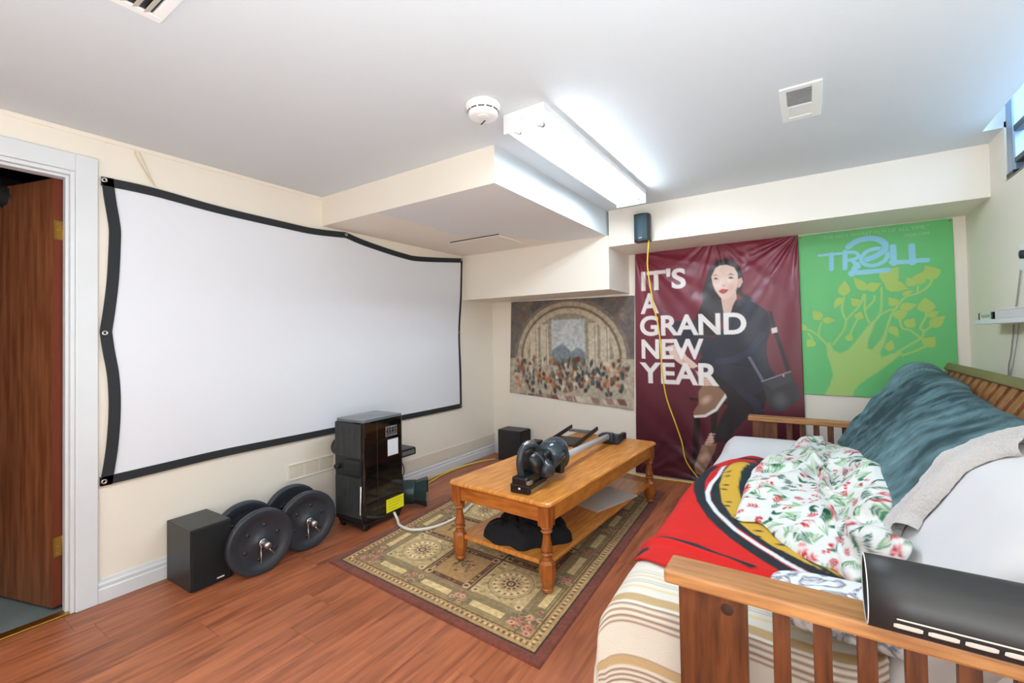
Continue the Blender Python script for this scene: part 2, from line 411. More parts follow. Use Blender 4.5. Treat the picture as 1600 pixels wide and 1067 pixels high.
TREE_BRANCH = [[(0.109, 1.137), (0.053, 1.212), (-0.004, 1.254), (-0.051, 1.255)], [(0.069, 1.187), (0.058, 1.237), (0.076, 1.307)], [(0.142, 1.146), (0.208, 1.253), (0.225, 1.321), (0.297, 1.415), (0.322, 1.491)], [(0.217, 1.322), (0.199, 1.391), (0.213, 1.478)], [(0.347, 1.298), (0.327, 1.375), (0.33, 1.49)], [(0.381, 1.306), (0.412, 1.371), (0.42, 1.531)], [(0.327, 1.385), (0.373, 1.44), (0.382, 1.477)], [(0.434, 1.229), (0.466, 1.341), (0.496, 1.395), (0.54, 1.458), (0.603, 1.481), (0.658, 1.523), (0.683, 1.584)], [(0.393, 1.334), (0.452, 1.374), (0.496, 1.386)], [(0.603, 1.481), (0.607, 1.526)], [(0.488, 1.089), (0.56, 1.144), (0.616, 1.189), (0.627, 1.234), (0.611, 1.253), (0.643, 1.333), (0.638, 1.37)], [(0.616, 1.18), (0.562, 1.236), (0.521, 1.255), (0.508, 1.32)], [(0.627, 1.225), (0.672, 1.269)], [(0.516, 1.07), (0.58, 1.098), (0.642, 1.135)], [(0.23, 1.195), (0.279, 1.31), (0.296, 1.348)], [(-0.005, 1.228), (0.019, 1.187)]]
TREE_LEAF = [((0.072, 1.322), (0.029, 1.399), 0.0605), ((0.081, 1.322), (0.162, 1.316), 0.0424), ((0.198, 1.479), (0.152, 1.403), 0.0424), ((0.21, 1.488), (0.22, 1.6), 0.0666), ((0.297, 1.415), (0.252, 1.471), 0.0545), ((0.287, 1.319), (0.304, 1.376), 0.0484), ((0.338, 1.518), (0.268, 1.616), 0.0545), ((0.338, 1.528), (0.421, 1.56), 0.0605), ((0.428, 1.569), (0.513, 1.664), 0.109), ((0.435, 1.559), (0.562, 1.512), 0.0787), ((0.526, 1.472), (0.583, 1.501), 0.0303), ((0.59, 1.532), (0.55, 1.591), 0.0545), ((0.594, 1.541), (0.644, 1.624), 0.0666), ((0.696, 1.569), (0.645, 1.662), 0.0848), ((0.496, 1.405), (0.455, 1.463), 0.0545), ((0.51, 1.385), (0.601, 1.408), 0.0545), ((0.506, 1.376), (0.518, 1.301), 0.0726), ((0.542, 1.259), (0.585, 1.317), 0.0605), ((0.457, 1.266), (0.502, 1.195), 0.0484), ((0.647, 1.351), (0.64, 1.451), 0.0848), ((0.65, 1.324), (0.707, 1.358), 0.0424), ((0.658, 1.256), (0.736, 1.33), 0.0605), ((0.631, 1.13), (0.683, 1.193), 0.0726), ((0.027, 1.177), (-0.016, 1.127), 0.0605), ((0.225, 1.17), (0.25, 1.223), 0.0424), ((-0.051, 1.25), (-0.05, 1.311), 0.0726), ((0.445, 1.098), (0.465, 1.177), 0.0484)]
TROLL = [([(0.074, 1.792), (0.202, 1.792)], 0.0171), ([(0.147, 1.792), (0.145, 1.685)], 0.028), ([(0.226, 1.801), (0.223, 1.685)], 0.0295), ([(0.226, 1.794), (0.273, 1.793), (0.296, 1.778), (0.298, 1.758), (0.282, 1.744), (0.235, 1.737)], 0.0218), ([(0.261, 1.74), (0.301, 1.687)], 0.0249), ([(0.457, 1.743), (0.451, 1.729), (0.442, 1.715), (0.429, 1.704), (0.413, 1.695), (0.395, 1.689), (0.377, 1.687), (0.359, 1.69), (0.343, 1.696), (0.33, 1.705), (0.322, 1.717), (0.317, 1.731), (0.318, 1.746), (0.323, 1.761), (0.333, 1.775), (0.347, 1.787), (0.363, 1.795), (0.381, 1.8), (0.399, 1.802), (0.417, 1.799), (0.432, 1.793), (0.445, 1.784), (0.453, 1.772), (0.457, 1.758), (0.457, 1.743)], 0.0249), ([(0.245, 1.833), (0.29, 1.866), (0.351, 1.878), (0.406, 1.866), (0.444, 1.83), (0.441, 1.789), (0.403, 1.756), (0.348, 1.733)], 0.0357), ([(0.291, 1.704), (0.261, 1.639)], 0.0357), ([(0.254, 1.646), (0.459, 1.649)], 0.0311), ([(0.487, 1.804), (0.488, 1.69)], 0.0342), ([(0.477, 1.7), (0.561, 1.693)], 0.028), ([(0.582, 1.798), (0.584, 1.686)], 0.0342), ([(0.575, 1.698), (0.657, 1.695)], 0.028)]
TAG_BOX = [(0.095, 1.902), (0.634, 1.924)]
TAG2_BOX = [(0.522, 1.879), (0.638, 1.884)]
SCR_LEFT = [(0.718, 2.051), (0.729, 1.947), (0.746, 1.819), (0.747, 1.747), (0.74, 1.563), (0.727, 1.415), (0.713, 1.297), (0.722, 1.214), (0.741, 1.073), (0.746, 0.917), (0.736, 0.733), (0.713, 0.555)]
SCR_TOP = [(0.718, 2.051), (0.927, 2.051), (1.234, 2.028), (1.614, 2.017), (1.841, 2.015), (2.1, 2.036), (2.243, 2.008), (2.448, 1.982), (2.667, 1.962), (2.862, 1.962), (3.443, 2.025)]
SCR_BOT = [(0.713, 0.555), (0.952, 0.563), (1.261, 0.573), (1.645, 0.572), (2.195, 0.57), (2.716, 0.559), (3.399, 0.556)]
SCR_RIGHT = [(3.443, 2.025), (3.425, 1.667), (3.387, 1.288), (3.398, 0.912), (3.399, 0.556)]

# ================================================================ materials
M_WALL = mat('wall_cream_paint', (238, 230, 217), 0.55, var=0.02, vscale=1.5, bump=0.04, bscale=120)
M_WALLR = mat('right_wall_paint', (234, 227, 211), 0.55, var=0.02, vscale=1.5, bump=0.04, bscale=120)
M_CEIL = mat('ceiling_white_paint', (212, 218, 222), 0.8, var=0.015, vscale=1.2, bump=0.05, bscale=90)
M_WHITE = mat('white_gloss_trim', (218, 222, 226), 0.4, var=0.03, vscale=4)
M_WHITEP = mat('white_plastic', (236, 236, 234), 0.4)
M_BLACKP = mat('black_plastic', (26, 28, 30), 0.45, var=0.1, vscale=14)
M_BLACKG = mat('black_gloss', (10, 11, 13), 0.06, coat=0.6)
M_DGREY = mat('dark_grey_plastic', (52, 56, 60), 0.4)
M_CHROME = mat('chrome', (200, 200, 200), 0.2, metal=1.0)
M_STEEL = mat('brushed_steel', (180, 182, 184), 0.35, metal=1.0)
M_BRASS = mat('brass', (190, 150, 70), 0.35, metal=1.0)
M_OAK = mat('oak_golden', (222, 150, 70), 0.3, var=0.09, vscale=7, stretch=(9, 1.0, 3), bump=0.03, bscale=30, coat=0.25, dark=(198, 120, 48))
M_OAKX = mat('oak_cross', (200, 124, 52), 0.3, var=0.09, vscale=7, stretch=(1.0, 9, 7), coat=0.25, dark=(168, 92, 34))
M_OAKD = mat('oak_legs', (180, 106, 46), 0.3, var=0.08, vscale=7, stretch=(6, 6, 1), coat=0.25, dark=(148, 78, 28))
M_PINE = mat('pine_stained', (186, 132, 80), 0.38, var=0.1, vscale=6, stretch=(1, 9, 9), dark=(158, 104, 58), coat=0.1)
M_PINEV = mat('pine_shaded_upright', (116, 66, 37), 0.42, var=0.12, vscale=6, stretch=(9, 9, 1), dark=(82, 44, 23))  # darker pine: shade on the near faces is put into the colour
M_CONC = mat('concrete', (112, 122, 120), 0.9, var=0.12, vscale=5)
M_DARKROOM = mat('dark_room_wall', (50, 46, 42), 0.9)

def plank_material():
    m = bpy.data.materials.new('laminate_plank'); m.use_nodes = True
    nt = m.node_tree; N = nt.nodes; K = nt.links
    b = N['Principled BSDF']; b.inputs['Roughness'].default_value = 0.38
    tc = N.new('ShaderNodeTexCoord'); oi = N.new('ShaderNodeObjectInfo')
    geo = N.new('ShaderNodeNewGeometry')
    mp = N.new('ShaderNodeMapping'); mp.inputs['Scale'].default_value = (26, 2.2, 1)
    K.new(geo.outputs['Position'], mp.inputs['Vector'])
    nz = N.new('ShaderNodeTexNoise'); nz.noise_dimensions = '4D'
    nz.inputs['Scale'].default_value = 1.0; nz.inputs['Detail'].default_value = 6; nz.inputs['Distortion'].default_value = 1.2
    mu = N.new('ShaderNodeMath'); mu.operation = 'MULTIPLY'; mu.inputs[1].default_value = 40
    K.new(oi.outputs['Random'], mu.inputs[0]); K.new(mu.outputs[0], nz.inputs['W'])
    K.new(mp.outputs['Vector'], nz.inputs['Vector'])
    rp = N.new('ShaderNodeValToRGB')
    e = rp.color_ramp.elements
    e[0].position = 0.26; e[0].color = (*lin((112, 58, 36)), 1)
    e[1].position = 0.74; e[1].color = (*lin((188, 114, 76)), 1)
    mid = rp.color_ramp.elements.new(0.5); mid.color = (*lin((164, 94, 60)), 1)
    K.new(nz.outputs['Fac'], rp.inputs['Fac'])
    # three printed strips across each board, each strip cut into staves
    sx = N.new('ShaderNodeSeparateXYZ'); K.new(geo.outputs['Position'], sx.inputs[0])
    def math_(op, a, bb):
        n = N.new('ShaderNodeMath'); n.operation = op
        for i, v in enumerate((a, bb)):
            if v is None: continue
            if isinstance(v, (int, float)): n.inputs[i].default_value = v
            else: K.new(v, n.inputs[i])
        return n.outputs[0]
    strip = math_('FLOOR', math_('DIVIDE', math_('ADD', sx.outputs['X'], 2.864), 0.0643), None)
    wn0 = N.new('ShaderNodeTexWhiteNoise'); wn0.noise_dimensions = '1D'; K.new(strip, wn0.inputs['W'])
    yy = math_('ADD', math_('DIVIDE', sx.outputs['Y'], 0.42), math_('MULTIPLY', wn0.outputs['Value'], 7.0))
    stave = math_('FLOOR', yy, None)
    cb = N.new('ShaderNodeCombineXYZ'); K.new(strip, cb.inputs[0]); K.new(stave, cb.inputs[1])
    wn = N.new('ShaderNodeTexWhiteNoise'); wn.noise_dimensions = '2D'; K.new(cb.outputs[0], wn.inputs['Vector'])
    mr = N.new('ShaderNodeMapRange'); mr.inputs['To Min'].default_value = 0.9; mr.inputs['To Max'].default_value = 1.1
    K.new(wn.outputs['Value'], mr.inputs['Value'])
    hs = N.new('ShaderNodeHueSaturation'); K.new(rp.outputs['Color'], hs.inputs['Color']); K.new(mr.outputs['Result'], hs.inputs['Value'])
    K.new(hs.outputs['Color'], b.inputs['Base Color'])
    bp = N.new('ShaderNodeBump'); bp.inputs['Strength'].default_value = 0.06; bp.inputs['Distance'].default_value = 0.004
    K.new(nz.outputs['Fac'], bp.inputs['Height']); K.new(bp.outputs['Normal'], b.inputs['Normal'])
    return m
M_PLANK = plank_material()

def patched_paint():
    """underside of the duct box: fresh white patch over older cream paint, edge along a ragged line"""
    m = bpy.data.materials.new('patched_ceiling_paint'); m.use_nodes = True
    nt = m.node_tree; N = nt.nodes; K = nt.links
    b = N['Principled BSDF']; b.inputs['Roughness'].default_value = 0.75
    g = N.new('ShaderNodeNewGeometry'); sp = N.new('ShaderNodeSeparateXYZ')
    nz = N.new('ShaderNodeTexNoise'); nz.inputs['Scale'].default_value = 7; nz.inputs['Detail'].default_value = 3
    K.new(g.outputs['Position'], nz.inputs['Vector']); K.new(g.outputs['Position'], sp.inputs[0])
    def math_(op, a, bb):
        n = N.new('ShaderNodeMath'); n.operation = op
        for i, v in enumerate((a, bb)):
            if isinstance(v, (int, float)): n.inputs[i].default_value = v
            else: K.new(v, n.inputs[i])
        return n.outputs[0]
    # white where x is right of the line (-2.30, 1.9..2.7) -> (-1.36, 3.43)
    ln = math_('ADD', math_('MULTIPLY', sp.outputs['Y'], 0.8), -4.46)
    lim = math_('MAXIMUM', ln, -2.3)
    d = math_('SUBTRACT', sp.outputs['X'], lim)
    d = math_('ADD', d, math_('MULTIPLY', math_('SUBTRACT', nz.outputs['Fac'], 0.5), 0.22))
    k = N.new('ShaderNodeMapRange'); k.inputs['From Min'].default_value = -0.012; k.inputs['From Max'].default_value = 0.012
    K.new(d, k.inputs['Value'])
    mx = N.new('ShaderNodeMix'); mx.data_type = 'RGBA'
    mx.inputs[6].default_value = (*lin((238, 230, 217)), 1); mx.inputs[7].default_value = (*lin((226, 227, 228)), 1)
    K.new(k.outputs['Result'], mx.inputs[0]); K.new(mx.outputs[2], b.inputs['Base Color'])
    return m
M_PATCH = patched_paint()

# ================================================================ room shell
XL, XR, YB, YF, H = -2.864, 0.844, 3.956, -1.6, 2.25
T = 0.12
# --- floor with laminate planks
floor = MB().box(XL, XR, YF, YB, -0.06, -0.0085).build('floor', M_DGREY)
structure(floor, 'reddish brown wood laminate floor of the basement room', 'floor')
pw, pl = 0.193, 1.285
unit = MB().box(0, 1, 0, 1, -0.008, 0.0).mesh('plank', M_PLANK)
row = 0
x = XL
while x < XR - 0.01:
    w = min(pw, XR - x)
    y = YF - [0.9, 0.25, 0.6, 0.05, 0.75][row % 5] * pl
    if row == 0: y = 0.585 - 2 * pl
    while y < YB - 0.005:
        y0, y1 = max(y, YF), min(y + pl, YB)
        if y1 - y0 > 0.02:
            o = link('plank', unit, None, floor)
            o.location = (x + 0.0004, y0 + 0.0005, 0)
            o.scale = (w - 0.0008, (y1 - y0) - 0.001, 1)
        y += pl
    x += pw; row += 1

# --- left wall with the doorway
DY0, DY1, DZ = -0.18, 0.622, 2.045
wl = MB()
wl.box(XL - T, XL, YF, DY0, -0.06, H)
wl.box(XL - T, XL, DY1, YB, -0.06, H)
wl.box(XL - T, XL, DY0, DY1, DZ, H)
structure(wl.build('wall_left', M_WALL), 'cream painted wall behind the projector screen', 'wall')
# --- back, right, front walls
structure(MB().box(XL - T, XR + T, YB, YB + T, -0.06, H).build('wall_back', M_WALL), 'cream painted back wall hung with posters', 'wall')
WY0, WY1, WZ = 1.75, 3.25, 1.985
wr = MB()
wr.box(XR, XR + T, YF, YB, -0.06, WZ)
wr.box(XR, XR + T, WY1, YB, WZ, H + 0.35)
wr.box(XR, XR + T, YF, WY0, WZ, H + 0.35)
structure(wr.build('wall_right', M_WALLR), 'pale cream wall behind the futon with a high window', 'wall')
structure(MB().box(XL - T, XR + T, YF - T, YF, -0.06, H).build('wall_front', M_WALL), 'cream wall behind the viewer', 'wall')
# --- ceiling with the notch in front of the window
NX = 0.766
ce = MB()
ce.box(XL - T, NX, YF, YB, H, H + 0.03)
ce.box(NX, XR + T, WY1, YB, H, H + 0.03)
ce.box(NX, XR + T, YF, WY0, H, H + 0.03)
ce.box(NX - 0.03, NX, WY0, WY1, H + 0.03, H + 0.35)
ce.box(NX - 0.03, XR, WY1, WY1 + 0.03, H + 0.03, H + 0.35)
ce.box(NX - 0.03, XR, WY0 - 0.03, WY0, H + 0.03, H + 0.35)
ce.box(NX - 0.03, XR + T, WY0 - 0.03, WY1 + 0.03, H + 0.35, H + 0.38)
structure(ce.build('ceiling', M_CEIL), 'white painted ceiling with a notch at the high window', 'ceiling')
# --- boxed-in ducts
XB, YBX, ZB = -1.357, 1.913, 2.048
YD, ZD, XD = 3.465, 1.612, -1.338
YK, ZK = 3.478, 1.957
bx = MB()
bx.add([(XL, YBX, ZB), (XB, YBX, ZB), (XB, YB, ZB), (XL, YB, ZB), (XL, YBX, H), (XB, YBX, H), (XB, YB, H), (XL, YB, H)],
       [(0, 1, 5, 4)], mi=0)
bx.add([(XL, YBX, ZB), (XB, YBX, ZB), (XB, YB, ZB), (XL, YB, ZB)], [(0, 3, 2, 1)], mi=2)
bx.add([(XB, YBX, ZB), (XB, YB, ZB), (XB, YB, H), (XB, YBX, H)], [(0, 1, 2, 3)], mi=1)
box_o = bx.build('ceiling_duct_box', [M_WALL, M_CEIL, M_PATCH])
structure(box_o, 'boxed ceiling duct with white patched underside above the screen', 'duct box')
hatch = MB().box(-2.50, -2.02, 2.88, 3.27, ZB - 0.012, ZB, bev=0.003).build('access_panel', M_WALL, box_o)
MB().box(-2.51, -2.01, 2.872, 2.882, ZB - 0.006, ZB - 0.0005).build('panel_gap', M_BLACKP, box_o)
lower = MB().box(XL, XD, YD, YB, ZD, ZB).build('lower_duct_box', M_WALL)
structure(lower, 'lower cream duct box above the arched picture poster', 'duct box')
bulk = MB().box(XD, XR, YK, YB, ZK, H).build('back_bulkhead', M_WALL)
structure(bulk, 'long cream bulkhead running along the top of the back wall', 'bulkhead')

# --- baseboards and trims
def baseboard(name, pts_fn, length, label):
    prof = [(0, 0), (0.014, 0), (0.014, 0.062), (0.010, 0.068), (0.012, 0.085), (0.007, 0.095), (0.005, 0.108), (0, 0.11)]
    V = [pts_fn(d, z, 0) for d, z in prof] + [pts_fn(d, z, length) for d, z in prof]
    n = len(prof)
    F = [(i, i + 1, n + i + 1, n + i) for i in range(n - 1)] + [tuple(range(n))[::-1], tuple(range(n, 2 * n))]
    return structure(MB().add(V, F).build(name, M_WHITE), label, 'baseboard')
baseboard('baseboard_left', lambda d, z, t: (XL + d, 0.706 + t, z), YB - 0.706, 'white moulded baseboard under the projector screen wall')
baseboard('baseboard_back', lambda d, z, t: (XL + 0.014 + t, YB - d, z), XR - XL - 0.03, 'white moulded baseboard along the poster wall')
baseboard('baseboard_right', lambda d, z, t: (XR - d, YF + t, z), YB - YF - 0.02, 'white baseboard on the wall behind the futon')
structure(MB().box(XL, XL + 0.011, 2.30, YB, 0.105, 0.208, bev=0.003).build('trim_1', mat('grey_cream_board', (222, 214, 200), 0.5)), 'flat cream board above the baseboard in the far left corner', 'trim')
structure(MB().box(XL, XL + 0.008, 0.4, YBX, H - 0.022, H, bev=0.002).build('trim_2', M_WALL), 'thin cream cove strip where screen wall meets ceiling', 'trim')
# --- door casing, jamb and threshold
tr = thing('trim_3', 'white door casing around the doorway at the left edge', 'door frame', (XL, DY1, 0), kind='structure')
MB().box(0, 0.018, 0.004, 0.084, 0, DZ + 0.087, bev=0.004).build('casing', M_WHITE, tr)
MB().box(0, 0.018, -0.9, 0.004, DZ + 0.004, DZ + 0.087, bev=0.004).build('casing', M_WHITE, tr)
MB().box(-T - 0.002, 0.004, -0.012, 0.004, 0, DZ, bev=0.002).build('jamb', M_WHITE, tr)
MB().box(-T - 0.002, 0.004, -0.8, -0.012, DZ - 0.014, DZ + 0.004, bev=0.002).build('jamb', M_WHITE, tr)
MB().box(-0.06, -0.02, -0.024, -0.012, 0, DZ - 0.014, bev=0.002).build('door_stop', M_WHITE, tr)
MB().box(-0.06, -0.02, -0.8, -0.024, DZ - 0.026, DZ - 0.014, bev=0.002).build('door_stop', M_WHITE, tr)
structure(MB().box(XL - 0.05, XL + 0.004, DY0, DY1 - 0.012, 0.0, 0.008, bev=0.003).build('trim_4', M_BRASS), 'brass threshold strip on the floor of the doorway', 'threshold')
# --- dim room beyond the doorway
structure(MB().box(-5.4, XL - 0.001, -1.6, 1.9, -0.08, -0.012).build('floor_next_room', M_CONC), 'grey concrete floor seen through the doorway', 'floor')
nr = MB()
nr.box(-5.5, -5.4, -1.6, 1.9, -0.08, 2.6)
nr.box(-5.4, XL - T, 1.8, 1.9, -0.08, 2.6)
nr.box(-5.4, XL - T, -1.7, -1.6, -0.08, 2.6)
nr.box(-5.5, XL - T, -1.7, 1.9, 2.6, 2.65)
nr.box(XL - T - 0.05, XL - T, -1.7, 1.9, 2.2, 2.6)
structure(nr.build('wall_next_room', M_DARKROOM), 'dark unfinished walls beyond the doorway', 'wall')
# door leaf
M_DOOR = mat('mahogany_door', (140, 86, 56), 0.42, var=0.09, vscale=5, stretch=(8, 8, 0.7), dark=(114, 64, 38))
M_DOORE = mat('door_edge_wood', (118, 52, 26), 0.5, var=0.1, vscale=6, stretch=(8, 8, 1))
dr = thing('door_1', 'brown wooden door standing open into the dim next room', 'door', (-2.992, 0.615, 0), math.radians(16.5), kind='structure')
MB().box(-0.77, -0.002, -0.042, 0, 0.006, 2.03, bev=0.002).build('door_leaf', M_DOOR, dr)
MB().box(-0.002, 0.0005, -0.042, 0, 0.006, 2.03).build('door_edge', M_DOORE, dr)
for z in (1.74, 0.24):
    h = MB().box(0.0005, 0.0025, -0.040, -0.006, z, z + 0.09)
    h.tube([(0.003, -0.003, z), (0.003, -0.003, z + 0.09)], 0.005)
    hg = h.build('hinge', M_BRASS, dr)
    for dz in (0.015, 0.045, 0.075):
        MB().lathe([(0.003, 0), (0.003, 0.001), (0.001, 0.0014)], 8, rotM((0.0025, -0.024, z + dz), ry=PI / 2)).build('screw', M_STEEL, hg)
# flexible duct beyond the door
fd = [( -3.9 + 0.05 * t, 0.05 + 0.045 * t, 2.02 + 0.06 * math.sin(t * 0.35)) for t in range(16)]
fx = catmull(fd, 6)
tag(MB().tube(fx, [0.085 + 0.008 * (i % 2) for i in range(len(fx))], 16).build('flexible_duct', M_STEEL), 'silver flexible air duct hanging in the dark room beyond the door', 'duct')

# --- high window
wn = thing('window_1', 'high basement window at the top right corner with grey metal frame', 'window', (XR + 0.05, WY0, WZ), kind='structure')
WL, WHH = WY1 - WY0, H + 0.35 - WZ
M_WFR = mat('window_metal', (150, 168, 186), 0.35, metal=0.7)
MB().box(-0.05, 0.03, WL - 0.10, WL - 0.02, 0.0, WHH, bev=0.01).build('window_frame', M_WFR, wn)
MB().box(-0.03, 0.03, 0.0, 0.08, 0.0, WHH, bev=0.01).build('window_frame', M_WFR, wn)
MB().box(-0.02, 0.03, 0.08, WL - 0.10, 0.0, 0.05, bev=0.006).build('window_frame', M_WFR, wn)
MB().box(-0.02, 0.03, 0.08, WL - 0.10, WHH - 0.05, WHH, bev=0.006).build('window_frame', M_WFR, wn)
MB().box(-0.045, -0.005, 0.08, WL - 0.10, 0.205, 0.235, bev=0.004).build('glazing_bar', M_DGREY, wn)
MB().box(-0.045, -0.005, 0.08, WL - 0.10, 0.052, 0.078, bev=0.004).build('glazing_bar', M_DGREY, wn)
MB().box(-0.052, 0.03, WL - 0.105, WL - 0.015, 0.0, 0.022, bev=0.004).build('frame_foot', M_BLACKP, wn)
def glass_mat():
    m = bpy.data.materials.new('window_glass'); m.use_nodes = True
    nt = m.node_tree; N = nt.nodes; K = nt.links
    t = N.new('ShaderNodeBsdfTransparent'); t.inputs[0].default_value = (0.9, 0.95, 1, 1)
    g = N.new('ShaderNodeBsdfGlossy'); g.inputs['Roughness'].default_value = 0.05
    mx = N.new('ShaderNodeMixShader'); mx.inputs[0].default_value = 0.08
    K.new(t.outputs[0], mx.inputs[1]); K.new(g.outputs[0], mx.inputs[2]); K.new(mx.outputs[0], N['Material Output'].inputs[0])
    return m
MB().box(0.002, 0.008, 0.08, WL - 0.10, 0.05, WHH - 0.05).build('window_pane', glass_mat(), wn)
MB().box(-0.05, 0.07, 0.0, WL, -0.012, 0.0, bev=0.003).build('window_sill', M_WALLR, wn)

# ================================================================ ceiling things
# --- fluorescent fixture
fl = thing('fluorescent_light', 'white two-tube fluorescent ceiling light, switched on', 'ceiling light', (-1.035, 2.41, H))
FW, FL_ = 0.102, 0.72
M_FIX = mat('fixture_white', (235, 236, 236), 0.35)
hb = MB()
hb.box(-FW, FW, -FL_, FL_, -0.022, -0.0)
hb.add([(-0.03, -FL_, -0.022), (0.03, -FL_, -0.022), (0.012, -FL_, -0.052), (-0.012, -FL_, -0.052),
        (-0.03, FL_, -0.022), (0.03, FL_, -0.022), (0.012, FL_, -0.052), (-0.012, FL_, -0.052)],
       [(0, 3, 7, 4), (3, 2, 6, 7), (2, 1, 5, 6), (0, 1, 2, 3), (4, 7, 6, 5)])
hb.build('housing', M_FIX, fl)
for sgn in (-1, 1):
    MB().box(-FW - 0.004, FW + 0.004, min(sgn * FL_, sgn * (FL_ + 0.006)), max(sgn * FL_, sgn * (FL_ + 0.006)), -0.09, -0.0, bev=0.002).build('end_plate', M_FIX, fl)
    MB().box(min(sgn * FW, sgn * (FW + 0.003)), max(sgn * FW, sgn * (FW + 0.003)), -FL_, FL_, -0.032 if sgn > 0 else -0.070, -0.0).build('side_lip', M_FIX, fl)  # hidden left lip made deeper to keep tube light off the duct box
MB().lathe([(0.011, 0), (0.011, 0.002), (0.008, 0.002)], 16, rotM((0, -FL_ - 0.006, -0.045), rx=PI / 2)).build('knockout', M_FIX, fl)
M_TUBE = mat('tube_glow', (226, 242, 255), 0.5, emit=TUBE_POWER)
for sgn in (-1, 1):
    tb = MB().tube([(sgn * 0.06, -0.655, -0.062), (sgn * 0.06, 0.655, -0.062)], 0.016, 16).build('fluorescent_tube', M_TUBE, fl)
    for e in (-1, 1):
        MB().tube([(sgn * 0.06, e * 0.655, -0.062), (sgn * 0.06, e * 0.675, -0.062)], 0.0165, 16).build('tube_cap', M_STEEL, tb)
        MB().box(sgn * 0.06 - 0.012, sgn * 0.06 + 0.012, min(e * 0.675, e * 0.70), max(e * 0.675, e * 0.70), -0.082, -0.02, bev=0.003).build('lamp_holder', M_WHITEP, fl)
# --- smoke detector
sd = thing('smoke_detector', 'round white smoke detector on the ceiling beside the fluorescent light', 'smoke detector', (-1.162, 1.56, H))
MB().lathe([(0.078, 0), (0.078, -0.012), (0.072, -0.016), (0.070, -0.030)], 36).build('base_ring', M_WHITEP, sd)
MB().lathe([(0.066, -0.030), (0.066, -0.046), (0.060, -0.054), (0.048, -0.058), (0.0, -0.058)], 36, caps=False).build('cover', M_WHITEP, sd)
for k in range(12):
    a = 2 * PI * k / 12
    MB().box(-0.013, 0.013, 0.064, 0.0672, -0.036, -0.0315, rotM(rz=a)).build('slot', M_BLACKP, sd)
MB().lathe([(0.022, -0.058), (0.022, -0.060), (0.017, -0.061), (0, -0.061)], 20, Matrix.Translation((0.012, -0.014, 0)), caps=False).build('test_button', M_WHITEP, sd)
MB().box(-0.055, -0.012, 0.012, 0.018, -0.0595, -0.0575, rotM(rz=-0.5)).build('lens_strip', M_DGREY, sd)
# --- ceiling vents
cv = thing('ceiling_vent', 'white louvred ceiling vent between light and right wall', 'vent', (-0.006, 2.346, H))
MB().box(-0.075, -0.050, -0.172, 0.172, -0.008, 0, bev=0.002).build('frame', M_WHITEP, cv)
MB().box(0.040, 0.075, -0.172, 0.172, -0.008, 0, bev=0.002).build('frame', M_WHITEP, cv)
MB().box(-0.050, 0.040, -0.172, -0.142, -0.008, 0, bev=0.002).build('frame', M_WHITEP, cv)
MB().box(-0.050, 0.040, 0.132, 0.172, -0.008, 0, bev=0.002).build('frame', M_WHITEP, cv)
MB().box(-0.05, 0.04, 0.012, 0.024, -0.008, 0, bev=0.001).build('crossbar', M_WHITEP, cv)
MB().box(-0.05, 0.04, -0.142, 0.132, -0.0012, -0.0002).build('opening', M_BLACKP, cv)
for j, (y0, y1, n, ang) in enumerate(((-0.142, 0.012, 11, 0.75), (0.024, 0.132, 10, 0.12))):
    for k in range(n):
        yy = y0 + (y1 - y0) * (k + 0.5) / n
        MB().box(-0.05, 0.04, -0.0055, 0.0055, -0.0004, 0.0004, rotM((0, yy, -0.0050), rx=ang)).build('louvre', M_WHITEP, cv)
cv2 = thing('ceiling_vent', 'cut-off ceiling vent with dark gaps at the top left edge', 'vent', (-1.50, 0.40, H))
MB().box(-0.185, -0.155, -0.175, 0.165, -0.008, 0, bev=0.002).build('frame', M_WHITEP, cv2)
MB().box(0.155, 0.185, -0.175, 0.165, -0.008, 0, bev=0.002).build('frame', M_WHITEP, cv2)
MB().box(-0.155, 0.155, 0.135, 0.165, -0.008, 0, bev=0.002).build('frame', M_WHITEP, cv2)
MB().box(-0.155, 0.155, -0.175, -0.145, -0.008, 0, bev=0.002).build('frame', M_WHITEP, cv2)
MB().box(-0.155, 0.155, -0.145, 0.135, -0.0012, -0.0002).build('opening', M_BLACKP, cv2)
M_LOUV = mat('cream_louvre', (206, 200, 186), 0.5)
for k in range(10):
    MB().box(-0.155, 0.155, -0.008, 0.008, -0.0006, 0.0006, rotM((0, -0.131 + 0.028 * k, -0.0075), rx=0.45)).build('louvre', M_LOUV, cv2)
# thin wires out of the ceiling corner
tag(MB().tube(catmull([(XL + 0.012, 0.845, H - 0.03), (XL + 0.010, 0.862, 2.18), (XL + 0.012, 0.90, 2.11), (XL + 0.012, 0.935, 2.06)], 8), 0.003, 6)
    .tube(catmull([(XL + 0.012, 0.865, H - 0.03), (XL + 0.018, 0.885, 2.17), (XL + 0.014, 0.905, 2.12), (XL + 0.013, 0.932, 2.065)], 8), 0.002, 6)
    .build('cable', mat('cream_wire', (222, 206, 176), 0.5)), 'thin cream wire looping from the ceiling to the top edge of the screen', 'cable')

